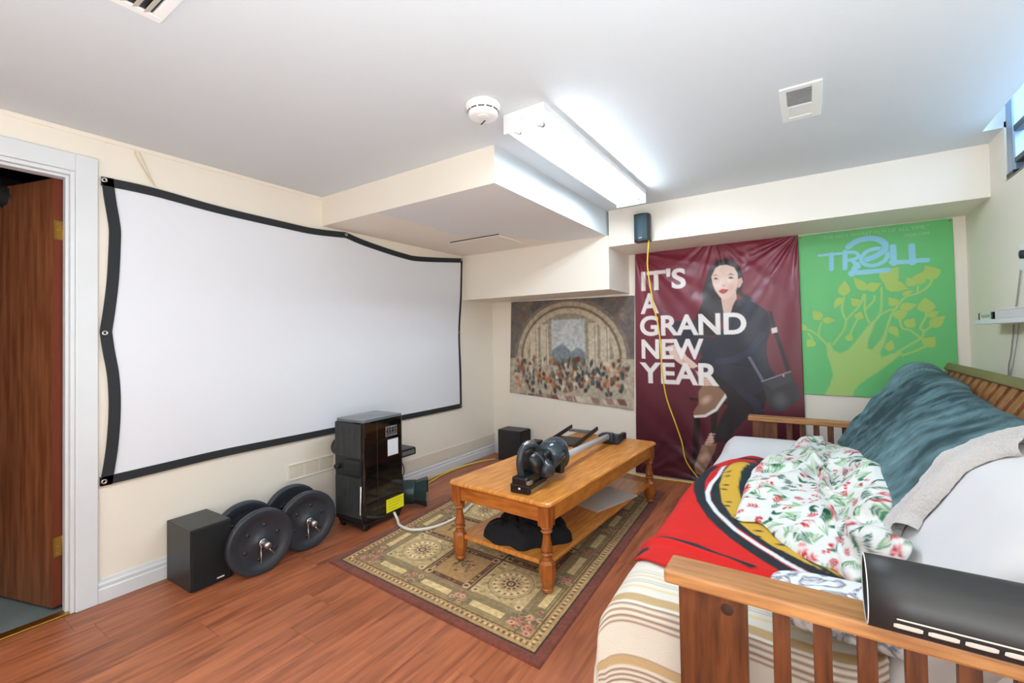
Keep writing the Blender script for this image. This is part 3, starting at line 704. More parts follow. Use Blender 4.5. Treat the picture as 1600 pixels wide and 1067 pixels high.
# ================================================================ projector screen
def resample(pts, n):
    P = np.array([tuple(q) for q in catmull([(a, b, 0) for a, b in pts], 10)])[:, :2]
    s = np.r_[0, np.cumsum(np.hypot(*np.diff(P, axis=0).T))]
    t = np.linspace(0, s[-1], n)
    return np.stack([np.interp(t, s, P[:, 0]), np.interp(t, s, P[:, 1])], 1)
scr = thing('projector_screen', 'large white projector screen with black border hung on the wall', 'projector screen', (XL, 2.05, 1.3))
top = resample(SCR_TOP[:6], 41); top = np.r_[top, resample(SCR_TOP[5:], 41)[1:]]
lft = resample(SCR_LEFT[:7], 31); lft = np.r_[lft, resample(SCR_LEFT[6:], 31)[1:]]
rgt = resample(SCR_RIGHT, 61); bot = resample(SCR_BOT, 81)
na, nb = 61, 81
u = np.linspace(0, 1, nb)[None, :, None]; v = np.linspace(0, 1, na)[:, None, None]
coons = (1 - v) * top[None] + v * bot[None] + (1 - u) * lft[:, None] + u * rgt[:, None] \
    - ((1 - u) * (1 - v) * top[0] + u * (1 - v) * top[-1] + (1 - u) * v * bot[0] + u * v * bot[-1])
Yc, Zc = coons[..., 0], coons[..., 1]
wav = 0.010 + 0.004 * fbm(Yc, Zc, 1.6, 3, 2) + 0.003 * np.exp(-((Yc - 1.0) ** 2 + (Zc - 1.85) ** 2) / 0.02) * np.sin((Yc + Zc) * 60)
Xs = np.stack([wav, Yc - 2.05, Zc - 1.3], -1)
M_FAB = mat('screen_fabric', (226, 229, 236), 0.8, var=0.008, vscale=3)
link('fabric', grid_mesh('fabric', Xs, None, M_FAB), None, scr)
# black webbing border, a strip 4 cm wide with thickness
ctr = np.array([coons[..., 0].mean(), coons[..., 1].mean()])
M_WEB = mat('black_webbing', (34, 38, 42), 0.75, bump=0.15, bscale=400)
for edge, w, inward in ((top, 0.042, (0, -1)), (bot, 0.042, (0, 1)), (lft, 0.044, (1, 0)), (rgt, 0.022, (-1, 0))):
    e = np.array(edge); i = np.array(inward) * w
    n = len(e)
    st = np.zeros((n, 4, 3))
    for k, (off, d) in enumerate(((0.0, 0.004), (0.0, 0.017), (1.0, 0.017), (1.0, 0.004))):
        q = e + i * off
        st[:, k, 0] = d; st[:, k, 1] = q[:, 0] - 2.05; st[:, k, 2] = q[:, 1] - 1.3
    link('border_strip', grid_mesh('border_strip', st, None, M_WEB, wrap=True, smooth=False), None, scr)
for (gy, gz) in ((0.728, 2.036), (2.10, 2.018), (3.425, 2.008), (0.730, 1.290), (0.727, 0.575), (3.388, 0.574), (3.378, 1.288)):
    MB().lathe([(0.005, 0), (0.013, 0.0), (0.012, 0.004), (0.008, 0.005), (0.005, 0.003)], 16, rotM((0.017, gy - 2.05, gz - 1.3), ry=PI / 2), caps=False).build('grommet', M_CHROME, scr)

# ================================================================ things along the left wall
M_SPK = mat('speaker_vinyl', (40, 42, 44), 0.4, var=0.15, vscale=10, stretch=(2, 2, 12))
M_CLOTH = mat('speaker_cloth', (18, 20, 22), 0.8, bump=0.1, bscale=600)
def speaker(loc, rz, label, logo=True):
    t = thing('floor_speaker', label, 'speaker', loc, rz, 'matching black bookshelf speakers on the floor')
    MB().box(0, 0.262, 0, 0.19, 0, 0.305, bev=0.003).build('cabinet', M_SPK, t)
    MB().box(0.262, 0.276, 0.003, 0.187, 0.003, 0.302, bev=0.006).build('grille', M_CLOTH, t)
    if logo:
        MB().box(0.2758, 0.2768, 0.115, 0.15, 0.022, 0.029).build('badge', M_WHITEP, t)
    return t
speaker((-2.838, 0.975, 0), math.radians(1.5), 'black bookshelf speaker on the floor next to the dumbbells')
speaker((-2.66, 3.735, 0), math.radians(1), 'black bookshelf speaker on the floor in the far corner', False)

M_PLATE = mat('vinyl_weight_plate', (44, 50, 58), 0.42, var=0.06, vscale=20)
def dumbbell(cx, cy, rz, rf, label):
    """axis along local x: two big plates on a short bar with spring clips"""
    R = 0.17
    t = thing('dumbbell', label, 'dumbbell', (cx, cy, 0), rz, 'dumbbells with big round plates against the wall')
    prof = [(0.016, -0.020), (0.030, -0.020), (0.034, -0.013), (0.122, -0.013), (0.126, -0.018), (R - 0.016, -0.019), (R - 0.006, -0.021), (R, -0.012), (R, 0.012), (R - 0.006, 0.021), (R - 0.016, 0.019), (0.126, 0.018), (0.122, 0.013), (0.034, 0.013), (0.030, 0.020), (0.016, 0.020)]
    for xx in (-0.115, 0.085):
        p = MB().lathe(prof, 48, rotM((xx, 0, R), ry=PI / 2), caps=False).build('weight_plate', M_PLATE, t)
        for k in range(6):
            a = 2 * PI * (k + 0.35) / 6
            for sd_ in (-1, 1):
                MB().lathe([(0.0105, 0.0), (0.0105, 0.0012), (0.0, 0.0012)], 12, rotM((xx + sd_ * 0.0136, 0.088 * math.cos(a), R + 0.088 * math.sin(a)), ry=sd_ * PI / 2)).build('hole', M_BLACKP, p)
    MB().tube([(-0.20, 0, R), (0.175, 0, R)], 0.013, 16).build('bar', M_CHROME, t)
    MB().tube([(0.135, 0, R), (0.178, 0, R)], 0.0165, 16).build('bar_end', M_STEEL, t)
    for xx, sg in ((0.112, 1), (-0.142, -1)):
        cl = MB().lathe([(0.014, -0.006), (0.021, -0.006), (0.021, 0.008), (0.014, 0.008)], 20, rotM((xx, 0, R), ry=PI / 2), caps=False)
        cl.tube([(xx + sg * 0.006, 0.012, R - 0.016), (xx + sg * 0.03, 0.050, R - 0.072)], 0.003, 8)
        cl.tube([(xx + sg * 0.006, -0.012, R - 0.016), (xx + sg * 0.03, -0.022, R - 0.092)], 0.003, 8)
        cl.build('spring_clip', M_CHROME, t)
    return t
dumbbell(-2.555, 1.275, math.radians(-4), 0, 'dark grey dumbbell with big plates beside the near speaker')
dumbbell(-2.60, 1.575, math.radians(-6), 0, 'dark grey dumbbell with big plates nearer the black air conditioner')

# --- painted wall grille
wg = thing('wall_vent', 'painted-over return air vent low on the wall behind the air conditioner', 'vent', (XL, 1.80, 0.37))
for (y0, y1, z0, z1) in ((-0.155, 0.20, 0.044, 0.054), (-0.155, 0.20, -0.054, -0.044), (-0.155, -0.145, -0.044, 0.044), (0.19, 0.20, -0.044, 0.044)):
    MB().box(0, 0.007, y0, y1, z0, z1, bev=0.002).build('frame', M_WALL, wg)
for k in range(3):
    y0 = -0.135 + k * 0.108
    MB().box(0, 0.003, y0, y0 + 0.09, -0.038, 0.038).build('grille_panel', mat('painted_grille', (230, 219, 203), 0.5, bump=0.35, bscale=220, stretch=(1, 0.2, 4)), wg)

# --- portable air conditioner
ac = thing('air_conditioner', 'tall black portable air conditioner with yellow energy sticker', 'air conditioner', (-2.535, 2.045, 0), math.radians(2.0))
AW, AL, AH = 0.137, 0.175, 0.715
def rrect(w, l, r, n=5, bow=0.0):
    pts = []
    for cx, cy, a0 in ((w - r, l - r, 0), (-w + r, l - r, PI / 2), (-w + r, -l + r, PI), (w - r, -l + r, 1.5 * PI)):
        for k in range(n + 1):
            a = a0 + PI / 2 * k / n
            pts.append((cx + r * math.cos(a), cy + r * math.sin(a)))
    return pts
M_ACB = mat('air_conditioner_black', (20, 21, 23), 0.28)
body = MB(); R0 = rrect(AW, AL, 0.022)
body.prism(R0, 0.055, AH - 0.014)
body.build('body', M_BLACKG, ac)
tp = MB(); nn = len(R0)
V = [(x, y, AH - 0.014) for x, y in R0] + [(x * 0.985, y * 0.985, AH + 0.006 * (1 - (y / AL) ** 2)) for x, y in R0]
tp.add(V + [(0, 0, AH + 0.009)], [(i, (i + 1) % nn, nn + (i + 1) % nn, nn + i) for i in range(nn)] + [(nn + i, nn + (i + 1) % nn, 2 * nn) for i in range(nn)], smooth=False)
tp.build('top_cover', mat('air_conditioner_top', (96, 102, 106), 0.22), ac)  # lid grey lightened, its reflection is put into the colour
# rear panel with grilles on the side facing the room entrance
yb = -AL
MB().box(-AW + 0.004, AW - 0.012, yb - 0.004, yb + 0.001, 0.06, AH - 0.02, bev=0.002).build('rear_panel', mat('rear_panel_black', (30, 31, 33), 0.45), ac)
def grille(z0, z1, n, ncol):
    g = MB()
    x0, x1 = -AW + 0.012, AW - 0.022
    for k in range(n):
        z = z0 + (z1 - z0) * (k + 0.5) / n
        g.box(x0, x1, yb - 0.0095, yb - 0.004, z - 0.0022, z + 0.0022)
    for c in range(ncol + 1):
        xx = x0 + (x1 - x0) * c / ncol
        g.box(xx - 0.002, xx + 0.002, yb - 0.0105, yb - 0.004, z0, z1)
    o = g.build('intake_grille', mat('grille_grey', (70, 72, 74), 0.45), ac); o['kind'] = 'stuff'
grille(0.475, 0.69, 24, 4)
grille(0.09, 0.345, 30, 4)
ol = MB().box(-0.03, AW - 0.008, yb - 0.016, yb - 0.004, 0.362, 0.462, bev=0.003).build('drain_grille', M_BLACKP, ac)
for k in range(7):
    MB().box(-0.022, AW - 0.016, yb - 0.020, yb - 0.016, 0.372 + k * 0.0125, 0.377 + k * 0.0125).build('louvre', M_DGREY, ol)
MB().lathe([(0.016, 0), (0.016, 0.03), (0.012, 0.034), (0, 0.034)], 18, rotM((-0.095, yb - 0.004, 0.405), rx=PI / 2), caps=False).build('drain_plug', M_BLACKP, ac)
MB().tube([(AW - 0.020, yb - 0.013, 0.12), (AW - 0.010, yb - 0.014, 0.30)], 0.004, 8).build('cord_clip', M_WHITEP, ac)
# glossy flank: seam, badge, label, sticker
fxp = AW
MB().box(fxp, fxp + 0.0012, -0.062, -0.0595, 0.07, AH - 0.03).build('panel_seam', M_DGREY, ac)
bd = MB().box(fxp, fxp + 0.002, 0.012, 0.115, 0.578, 0.646, bev=0.0008).build('handle_recess', mat('recess_grey', (120, 124, 126), 0.25), ac)
for k in range(4):
    MB().tube(catmull([(fxp + 0.002, 0.022 + k * 0.024, 0.588), (fxp + 0.003, 0.030 + k * 0.024, 0.605), (fxp + 0.003, 0.022 + k * 0.024, 0.620), (fxp + 0.002, 0.034 + k * 0.024, 0.636)], 5), 0.0065, 6).build('recess_swirl', M_BLACKG, bd)
MB().box(fxp, fxp + 0.0008, 0.03, 0.125, 0.445, 0.555).build('rating_label', mat('paper_label', (222, 226, 232), 0.5, var=0.03, vscale=30), ac)
st_ = MB().box(fxp, fxp + 0.0008, 0.012, 0.172, 0.066, 0.155).build('energy_sticker', mat('yellow_sticker', (232, 228, 30), 0.5), ac)
M_INK = mat('dark_ink', (90, 92, 20), 0.6)
for k in range(4):
    MB().box(fxp + 0.0008, fxp + 0.0010, 0.022, 0.162 - 0.02 * k, 0.138 - k * 0.018, 0.1395 - k * 0.018).build('print_line', M_INK, st_)
MB().prism(rrect(AW - 0.006, AL - 0.006, 0.02), 0.035, 0.056).build('plinth', M_BLACKP, ac)
for sx_ in (-1, 1):
    for sy_ in (-1, 1):
        w_ = MB().lathe([(0.004, -0.010), (0.020, -0.010), (0.020, 0.010), (0.004, 0.010)], 16, rotM((sx_ * 0.105, sy_ * 0.14, 0.020), ry=PI / 2), caps=True)
        w_.box(sx_ * 0.105 - 0.014, sx_ * 0.105 + 0.014, sy_ * 0.14 - 0.012, sy_ * 0.14 + 0.012, 0.02, 0.042)
        w_.build('caster', M_BLACKP, ac)
MB().lathe([(0.07, 0), (0.075, 0.03), (0.065, 0.06), (0.055, 0.09), (0.055, 0.10)], 24, rotM((-AW + 0.01, -0.09, 0.50), ry=-PI / 2)).build('exhaust_collar', M_BLACKP, ac)
# exhaust hose lying behind it with a flat square end
hs_ = thing('exhaust_hose', 'dark green-black ribbed exhaust hose lying beside the air conditioner', 'hose', (-2.56, 2.33, 0.10), math.radians(40))
hp = [(-0.052 + 0.012 * k, 0, 0) for k in range(15)]
M_HOSE = mat('hose_plastic', (30, 52, 52), 0.35)
MB().tube(hp, [0.083 + 0.006 * (k % 2) for k in range(15)], 24).build('ribbed_tube', M_HOSE, hs_)
a8 = [(0.083 * math.cos(PI / 4 * k + PI / 8), 0.083 * math.sin(PI / 4 * k + PI / 8)) for k in range(8)]
q8 = [(0.1, 0.042), (0.042, 0.098), (-0.042, 0.098), (-0.1, 0.042), (-0.1, -0.042), (-0.042, -0.098), (0.042, -0.098), (0.1, -0.042)]
V = [(0.116, a, b) for a, b in a8] + [(0.20, a, b) for a, b in q8] + [(0.20, a * .9, b * .9) for a, b in q8] + [(0.13, a * .85, b * .85) for a, b in a8]
F = [(r * 8 + k, r * 8 + (k + 1) % 8, (r + 1) * 8 + (k + 1) % 8, (r + 1) * 8 + k) for r in range(3) for k in range(8)]
MB().add(V, F).build('square_adapter', M_HOSE, hs_)
# small black box on the wall with a cable
eb = thing('electronics_box', 'small black electronics box on the wall right of the air conditioner', 'device', (XL, 2.50, 0.30))
MB().box(0.0, 0.17, -0.10, 0.13, 0.0, 0.055, bev=0.006).build('case', M_BLACKP, eb)
MB().box(0.02, 0.165, -0.09, 0.125, 0.055, 0.060, bev=0.002).build('lid', M_DGREY, eb)
MB().box(0.168, 0.172, -0.02, 0.11, 0.014, 0.044, bev=0.001).build('front_panel', mat('grey_panel', (110, 112, 114), 0.4), eb)
tag(MB().tube(catmull([(XL + 0.12, 2.42, 0.305), (XL + 0.17, 2.47, 0.27), (XL + 0.19, 2.48, 0.2), (XL + 0.18, 2.46, 0.15)], 6), 0.004, 6)
    .tube([(XL + 0.18, 2.46, 0.16), (XL + 0.178, 2.455, 0.07)], 0.017, 8).build('power_cable', M_BLACKP), 'short black cable and plug hanging below the black electronics box', 'cable')
# white power cord on the rug
wc = thing('electric_cable', 'white power cord running from the air conditioner across the rug', 'cord', (-2.3, 2.0, 0))
cp = [(-2.40, 2.13, 0.05), (-2.345, 2.11, 0.02), (-2.27, 2.06, 0.017), (-2.15, 2.05, 0.018), (-2.06, 2.14, 0.018), (-2.03, 2.30, 0.018), (-2.05, 2.46, 0.018), (-2.10, 2.62, 0.02), (-2.11, 2.70, 0.028)]
M_CORD = mat('white_cord', (226, 224, 214), 0.45)
MB().tube([(a + 2.3, b - 2.0, c) for a, b, c in catmull(cp, 8)], 0.009, 8).build('cord', M_CORD, wc)
MB().box(-0.02, 0.02, -0.03, 0.03, 0, 0.03, rotM((0.19, 0.705, 0.012), rz=0.6), bev=0.006).build('plug', M_CORD, wc)
MB().tube([(0.20, 0.70, 0.02), (0.47, 0.70, 0.022)], 0.012, 8).build('cord_bundle', M_CORD, wc)
MB().box(0.36, 0.46, 0.685, 0.74, 0.012, 0.030, bev=0.004).build('plug_block', M_CORD, wc)
MB().box(0.335, 0.36, 0.695, 0.725, 0.014, 0.032, bev=0.002).build('red_tag', mat('red_plastic', (206, 92, 66), 0.5), wc)
# yellow speaker wires
M_YEL = mat('yellow_wire', (226, 200, 96), 0.45)
wy = [(-2.69, 3.72, 0.006), (-2.72, 3.66, 0.006), (-2.765, 3.55, 0.006), (-2.80, 3.35, 0.006), (-2.80, 3.1, 0.006), (-2.76, 2.9, 0.006), (-2.735, 2.78, 0.006), (-2.75, 2.62, 0.006), (-2.78, 2.4, 0.006)]
wy2 = [(-2.69, 3.70, 0.007), (-2.75, 3.60, 0.007), (-2.79, 3.45, 0.007), (-2.825, 3.25, 0.007), (-2.82, 3.0, 0.007), (-2.80, 2.85, 0.007), (-2.80, 2.7, 0.007), (-2.79, 2.4, 0.007)]
tag(MB().tube(catmull(wy, 8), 0.0055, 6).build('speaker_wire', M_YEL), 'yellow speaker wire bending out across the floor from the far corner speaker', 'wire', 'yellow speaker wires')
tag(MB().tube(catmull(wy2, 8), 0.0055, 6).build('speaker_wire', M_YEL), 'yellow speaker wire hugging the baseboard from the far corner speaker', 'wire', 'yellow speaker wires')
wy3 = [(-0.995, 3.405, 1.95), (-1.005, 3.42, 1.90), (-1.025, 3.463, 1.745), (-1.007, 3.516, 1.5), (-0.978, 3.569, 1.251), (-0.975, 3.622, 0.947), (-0.963, 3.675, 0.74), (-0.912, 3.728, 0.532), (-0.878, 3.781, 0.372), (-0.859, 3.834, 0.208), (-0.784, 3.88, 0.076), (-0.72, 3.90, 0.008), (-0.80, 3.925, 0.007), (-0.95, 3.925, 0.007), (-1.23, 3.90, 0.007), (-1.42, 3.93, 0.007), (-1.8, 3.93, 0.007), (-2.3, 3.93, 0.007)]
tag(MB().tube(catmull(wy3, 8), 0.0055, 6).build('speaker_wire', mat('yellow_wire_bright', (240, 205, 60), 0.45)), 'yellow speaker wire hanging down in front of the burgundy poster', 'wire', 'yellow speaker wires')
# small wall speaker on the bulkhead
ws = thing('wall_speaker', 'small dark satellite speaker mounted on the bulkhead', 'speaker', (-1.045, YK, 1.95))
sp_ = [(-0.062, -0.07), (-0.05, -0.105), (-0.02, -0.118), (0.02, -0.118), (0.05, -0.105), (0.062, -0.07), (0.055, -0.012), (-0.055, -0.012)]
MB().prism(sp_, 0.0, 0.205).build('cabinet', mat('satellite_case', (30, 34, 38), 0.4), ws)
gp = [(-0.058, -0.078), (-0.047, -0.108), (-0.019, -0.1205), (0.019, -0.1205), (0.047, -0.108), (0.058, -0.078)]
V = [(x, y - 0.0015, 0.012) for x, y in gp] + [(x, y - 0.0015, 0.195) for x, y in gp]
MB().add(V, [(i, i + 1, 7 + i, 6 + i) for i in range(5)]).build('grille', mat('satellite_grille', (42, 66, 78), 0.5, bump=0.2, bscale=700), ws)
MB().box(-0.012, 0.012, -0.1225, -0.1215, 0.018, 0.023).build('badge', M_STEEL, ws)
MB().box(-0.015, 0.015, -0.014, 0.0, 0.07, 0.14, bev=0.003).build('bracket', M_BLACKP, ws)

# ================================================================ rug
RUG = [(-2.262, 1.53), (-0.864, 1.455), (-0.966, 3.601), (-2.43, 3.655)]
nu, nv = 340, 520
u = np.linspace(0, 1, nu); v = np.linspace(0, 1, nv)
UU, VV = np.meshgrid(u, v, indexing='ij')
RW, RL = 1.43, 2.14
cU, cV = UU * RW, VV * RL
cv_ = Canvas(cU, cV, (186, 160, 114)); cv_.px = 0.0045
E_ = np.minimum(np.minimum(cU, RW - cU), np.minimum(cV, RL - cV))
band = lambda a, b: np.clip((E_ - a) / 0.003 + .5, 0, 1) * np.clip((b - E_) / 0.003 + .5, 0, 1)
# running coordinate along the border
horiz = (np.minimum(cV, RL - cV) < np.minimum(cU, RW - cU))
Srun = np.where(horiz, cU, cV)
cv_.blend(band(-1, 0.050), (118, 62, 48))
cv_.blend(band(0.0475, 0.058), (44, 36, 32))
cv_.blend(band(0.058, 0.108), (176, 140, 92))
bead = np.clip(0.55 + 0.9 * np.sin(Srun * 2 * PI / 0.030 + 14 * E_) * np.cos((E_ - 0.083) * 110), 0, 1)
cv_.blend(band(0.069, 0.105) * (bead > 0.92), (112, 78, 52))
cv_.blend(band(0.080, 0.096) * (bead < 0.22), (208, 182, 132))
cv_.blend(band(0.106, 0.112), (48, 38, 32))
cv_.blend(band(0.112, 0.124), (160, 128, 80))
cv_.blend(band(0.124, 0.128), (70, 60, 44))
cv_.blend(band(0.128, 0.205), (150, 128, 88))
per = 0.33
ph = np.abs(((np.where(horiz, cU - RW / 2, cV - RL / 2)) / per + 0.5) % 1 - 0.5) * per
cart = (ph < 0.095)
cv_.blend(band(0.145, 0.188) * cart, (212, 184, 130))
cv_.blend((band(0.142, 0.145) + band(0.188, 0.191)) * cart, (96, 84, 58))
cv_.blend(band(0.132, 0.200) * (~cart), (132, 114, 78))
cv_.blend(band(0.203, 0.207), (56, 48, 38)); cv_.blend(band(0.212, 0.216), (56, 44, 34)); cv_.blend(band(0.222, 0.226), (60, 46, 36))
# flowers of the border
rr = random.Random(4)
def flower(cx, cy, r):
    for k in range(9):
        a = rr.random() * 6.28; q = r * rr.uniform(.3, .95)
        cv_.ell(cx + q * math.cos(a), cy + q * math.sin(a), r * .34, r * .30, rr.choice([(196, 140, 112), (206, 156, 124), (176, 112, 90)]))
        cv_.ell(cx + q * math.cos(a), cy + q * math.sin(a), r * .15, r * .13, (120, 70, 56))
    for k in range(5):
        a = rr.random() * 6.28
        cv_.ell(cx + r * 1.2 * math.cos(a), cy + r * .9 * math.sin(a), r * .35, r * .14, (104, 98, 66), a)
for k in range(-2, 3):
    for e0 in (0.166, RL - 0.166):
        if abs(RW / 2 + (k + .5) * per - RW / 2) < RW / 2 - 0.12: flower(RW / 2 + (k + .5) * per, e0, 0.045)
for k in range(-4, 4):
    for e0 in (0.166, RW - 0.166):
        if abs((k + .5) * per) < RL / 2 - 0.12: flower(e0, RL / 2 + (k + .5) * per, 0.045)
for a in (0.166, RW - 0.166):
    for b in (0.166, RL - 0.166): flower(a, b, 0.05)
# field: 3 x 5 panels
x0, x1, y0, y1 = 0.228, RW - 0.228, 0.228, RL - 0.228
ncx, ncy = 3, 5
pw_, ph_ = (x1 - x0) / ncx, (y1 - y0) / ncy
for i in range(ncx):
    for j in range(ncy):
        cx, cy = x0 + (i + .5) * pw_, y0 + (j + .5) * ph_
        a0, a1, b0, b1 = cx - pw_ / 2, cx + pw_ / 2, cy - ph_ / 2, cy + ph_ / 2
        sel = (cU > a0) & (cU < a1) & (cV > b0) & (cV < b1)
        d = np.minimum(np.minimum(cU - a0, a1 - cU), np.minimum(cV - b0, b1 - cV))
        put = lambda m, c: cv_.blend((sel & m).astype(float), c)
        put(d < 0.012, (92, 66, 46)); put((d > 0.006) & (d < 0.010), (196, 168, 116))
        if (i + j) % 2 == 0:
            put(d >= 0.012, (196, 170, 120))
            for k in range(60):
                fx_, fy_ = rr.uniform(a0 + .02, a1 - .02), rr.uniform(b0 + .02, b1 - .02)
                if math.hypot(fx_ - cx, fy_ - cy) < 0.115: continue
                cv_.ell(fx_, fy_, .010, .006, rr.choice([(104, 84, 56), (228, 208, 160), (128, 112, 78)]), rr.random() * 3, ring=0.004)
            cv_.ell(cx, cy, .122, .122, (206, 180, 130)); cv_.ell(cx, cy, .120, .120, (118, 84, 56), ring=.005); cv_.ell(cx, cy, .106, .106, (150, 118, 78), ring=.004)
            for k in range(16):
                a = 2 * PI * k / 16
                cv_.ell(cx + .088 * math.cos(a), cy + .088 * math.sin(a), .014, .007, (228, 206, 158), a); cv_.ell(cx + .088 * math.cos(a + .2), cy + .088 * math.sin(a + .2), .006, .006, (112, 70, 48))
            for k in range(10):
                a = 2 * PI * k / 10
                cv_.ell(cx + .050 * math.cos(a), cy + .050 * math.sin(a), .018, .009, (108, 62, 46), a); cv_.ell(cx + .056 * math.cos(a), cy + .056 * math.sin(a), .009, .004, (222, 190, 140), a)
            cv_.ell(cx, cy, .026, .026, (74, 48, 38)); cv_.ell(cx, cy, .014, .014, (212, 184, 136)); cv_.ell(cx, cy, .006, .006, (80, 50, 40))
        else:
            put(d >= 0.012, (176, 140, 88)); put((d > 0.012) & (d < 0.042), (112, 70, 48))
            for k in range(70):
                t_ = rr.random() * 4; s_ = int(t_); q = t_ - s_
                if s_ == 0: fx_, fy_ = a0 + q * pw_, b0 + .027
                elif s_ == 1: fx_, fy_ = a0 + q * pw_, b1 - .027
                elif s_ == 2: fx_, fy_ = a0 + .027, b0 + q * ph_
                else: fx_, fy_ = a1 - .027, b0 + q * ph_
                cv_.ell(fx_, fy_, .009, .005, rr.choice([(206, 176, 124), (150, 108, 74), (70, 44, 34)]), rr.random() * 3)
            for k in range(26):
                a = rr.random() * 6.28; q = .07 * math.sqrt(rr.random())
                cv_.ell(cx + q * math.cos(a), cy + q * math.sin(a), .014, .007, rr.choice([(134, 82, 58), (200, 150, 112), (104, 96, 66), (84, 52, 40)]), rr.random() * 3)
        for (ax, ay) in ((a0 + .03, b0 + .03), (a1 - .03, b0 + .03), (a0 + .03, b1 - .03), (a1 - .03, b1 - .03)):
            cv_.ell(ax, ay, .017, .017, (224, 200, 150), ring=.006); cv_.ell(ax, ay, .007, .007, (92, 62, 46))
cv_.c *= (1 + 0.30 * fbm(cU, cV, 70, 5, 3))[..., None]
cv_.c *= (1 + 0.10 * fbm(cU, cV, 5, 8, 2))[..., None]
P4 = np.array(RUG)
PX = ((1 - UU) * (1 - VV))[..., None] * P4[0] + (UU * (1 - VV))[..., None] * P4[1] + (UU * VV)[..., None] * P4[2] + ((1 - UU) * VV)[..., None] * P4[3]
PZ = 0.009 + 0.0012 * fbm(cU, cV, 60, 2, 2) + 0.004 * np.clip(1 - E_ / 0.05, 0, 1) * np.clip(fbm(cU, cV, 2.5, 6, 2), 0, 1)
PZ = np.where(E_ < 0.001, 0.0005, PZ)
X3 = np.concatenate([PX, PZ[..., None]], -1)
rug = link('rug', grid_mesh('rug', X3, cv_.c, mat('rug_wool', attr=True, rough=0.95, sheen=0.2, spec=0.1)))
tag(rug, 'patterned beige and brown oriental rug with dark red border under the coffee table', 'rug')

# ================================================================ coffee table
TZ = 0.448
ct = thing('coffee_table', 'golden oak coffee table with turned legs and lower shelf', 'table', (-1.327, 2.628, 0.009), math.radians(-3))
TH = TZ - 0.009
def slab(w, l, r, z0, z1, ease):
    m = MB(); o = rrect(w, l, r, 6); i = rrect(w - ease, l - ease, max(r - ease, .01), 6); n = len(o)
    zs = [(i, z0), (o, z0 + ease * .6), (o, z1 - ease * .9), (rrect(w - ease * .35, l - ease * .35, r, 6), z1 - ease * .3), (i, z1)]
    V = [(x, y, z) for p, z in zs for x, y in p]
    F = [(k * n + q, k * n + (q + 1) % n, (k + 1) * n + (q + 1) % n, (k + 1) * n + q) for k in range(4) for q in range(n)]
    F += [tuple(range(n))[::-1], tuple(range(4 * n, 5 * n))]
    return m.add(V, F)
slab(0.332, 0.757, 0.035, TH - 0.024, TH, 0.012).build('tabletop', M_OAK, ct)
MB().box(-0.256, 0.256, -0.730, -0.712, TH - 0.102, TH - 0.024).build('apron', M_OAKX, ct)
MB().box(-0.256, 0.256, 0.712, 0.730, TH - 0.102, TH - 0.024).build('apron', M_OAKX, ct)
MB().box(-0.308, -0.290, -0.680, 0.680, TH - 0.102, TH - 0.024).build('apron', M_OAK, ct)
MB().box(0.290, 0.308, -0.680, 0.680, TH - 0.102, TH - 0.024).build('apron', M_OAK, ct)
slab(0.292, 0.712, 0.03, 0.118, 0.140, 0.006).build('lower_shelf', M_OAK, ct)
lp = MB()
sq = 0.031
lp.box(-sq, sq, -sq, sq, TH - 0.122, TH - 0.024, bev=0.003)
zt = TH - 0.122
lp.lathe([(0.024, zt), (0.030, zt - 0.003), (0.031, zt - 0.008), (0.026, zt - 0.012), (0.021, zt - 0.014), (0.021, zt - 0.020), (0.027, zt - 0.022), (0.029, zt - 0.027), (0.025, zt - 0.031), (0.019, zt - 0.033),
          (0.018, zt - 0.045), (0.021, zt - 0.075), (0.027, zt - 0.105), (0.029, zt - 0.115), (0.024, zt - 0.121), (0.020, zt - 0.123), (0.020, zt - 0.127), (0.029, zt - 0.130), (0.031, zt - 0.135), (0.025, zt - 0.140), (0.021, zt - 0.142), (0.024, zt - 0.148), (0.028, 0.146)], 22)
V = []; F = []
for k, (z, w) in enumerate([(0.156, 0.027), (0.142, 0.037), (0.080, 0.039), (0.036, 0.028), (0.024, 0.023)]):
    V += [(w * math.cos(PI / 4 * q + PI / 8) * 1.08, w * math.sin(PI / 4 * q + PI / 8) * 1.08, z) for q in range(8)]
for k in range(4):
    F += [(k * 8 + q, k * 8 + (q + 1) % 8, (k + 1) * 8 + (q + 1) % 8, (k + 1) * 8 + q) for q in range(8)]
lp.add(V, F + [tuple(range(8)), tuple(range(32, 40))])
lp.lathe([(0.022, 0.026), (0.029, 0.020), (0.029, 0.012), (0.020, 0.0)], 16)
leg_me = lp.mesh('leg', M_OAKD)
for sx_ in (-1, 1):
    for sy_ in (-1, 1):
        link('leg', leg_me, None, ct, (sx_ * 0.285, sy_ * 0.708, 0))

# --- cordless vacuum on the table
vc = thing('stick_vacuum', 'black and grey cordless stick vacuum lying on the coffee table', 'vacuum', (-1.235, 1.93, TZ), math.radians(1.5))
M_VG = mat('vacuum_grey', (54, 59, 65), 0.25)
M_VB = mat('vacuum_black', (20, 22, 25), 0.3)
M_VT = mat('vacuum_smoke', (46, 62, 72), 0.15, coat=0.5)
MB().box(-0.056, 0.056, -0.02, 0.19, 0.0, 0.046, bev=0.008).build('battery', M_VB, vc)
MB().box(-0.046, 0.046, -0.02, 0.12, 0.040, 0.082, bev=0.010).build('battery_cap', M_VB, vc)
MB().box(0.0555, 0.0585, 0.0, 0.17, 0.004, 0.024).build('metal_strip', M_STEEL, vc)
MB().box(0.034, 0.058, -0.018, 0.02, 0.048, 0.068, bev=0.003).build('latch', M_STEEL, vc)
MB().box(-0.004, 0.006, -0.0225, -0.019, 0.022, 0.031).build('indicator', M_WHITEP, vc)
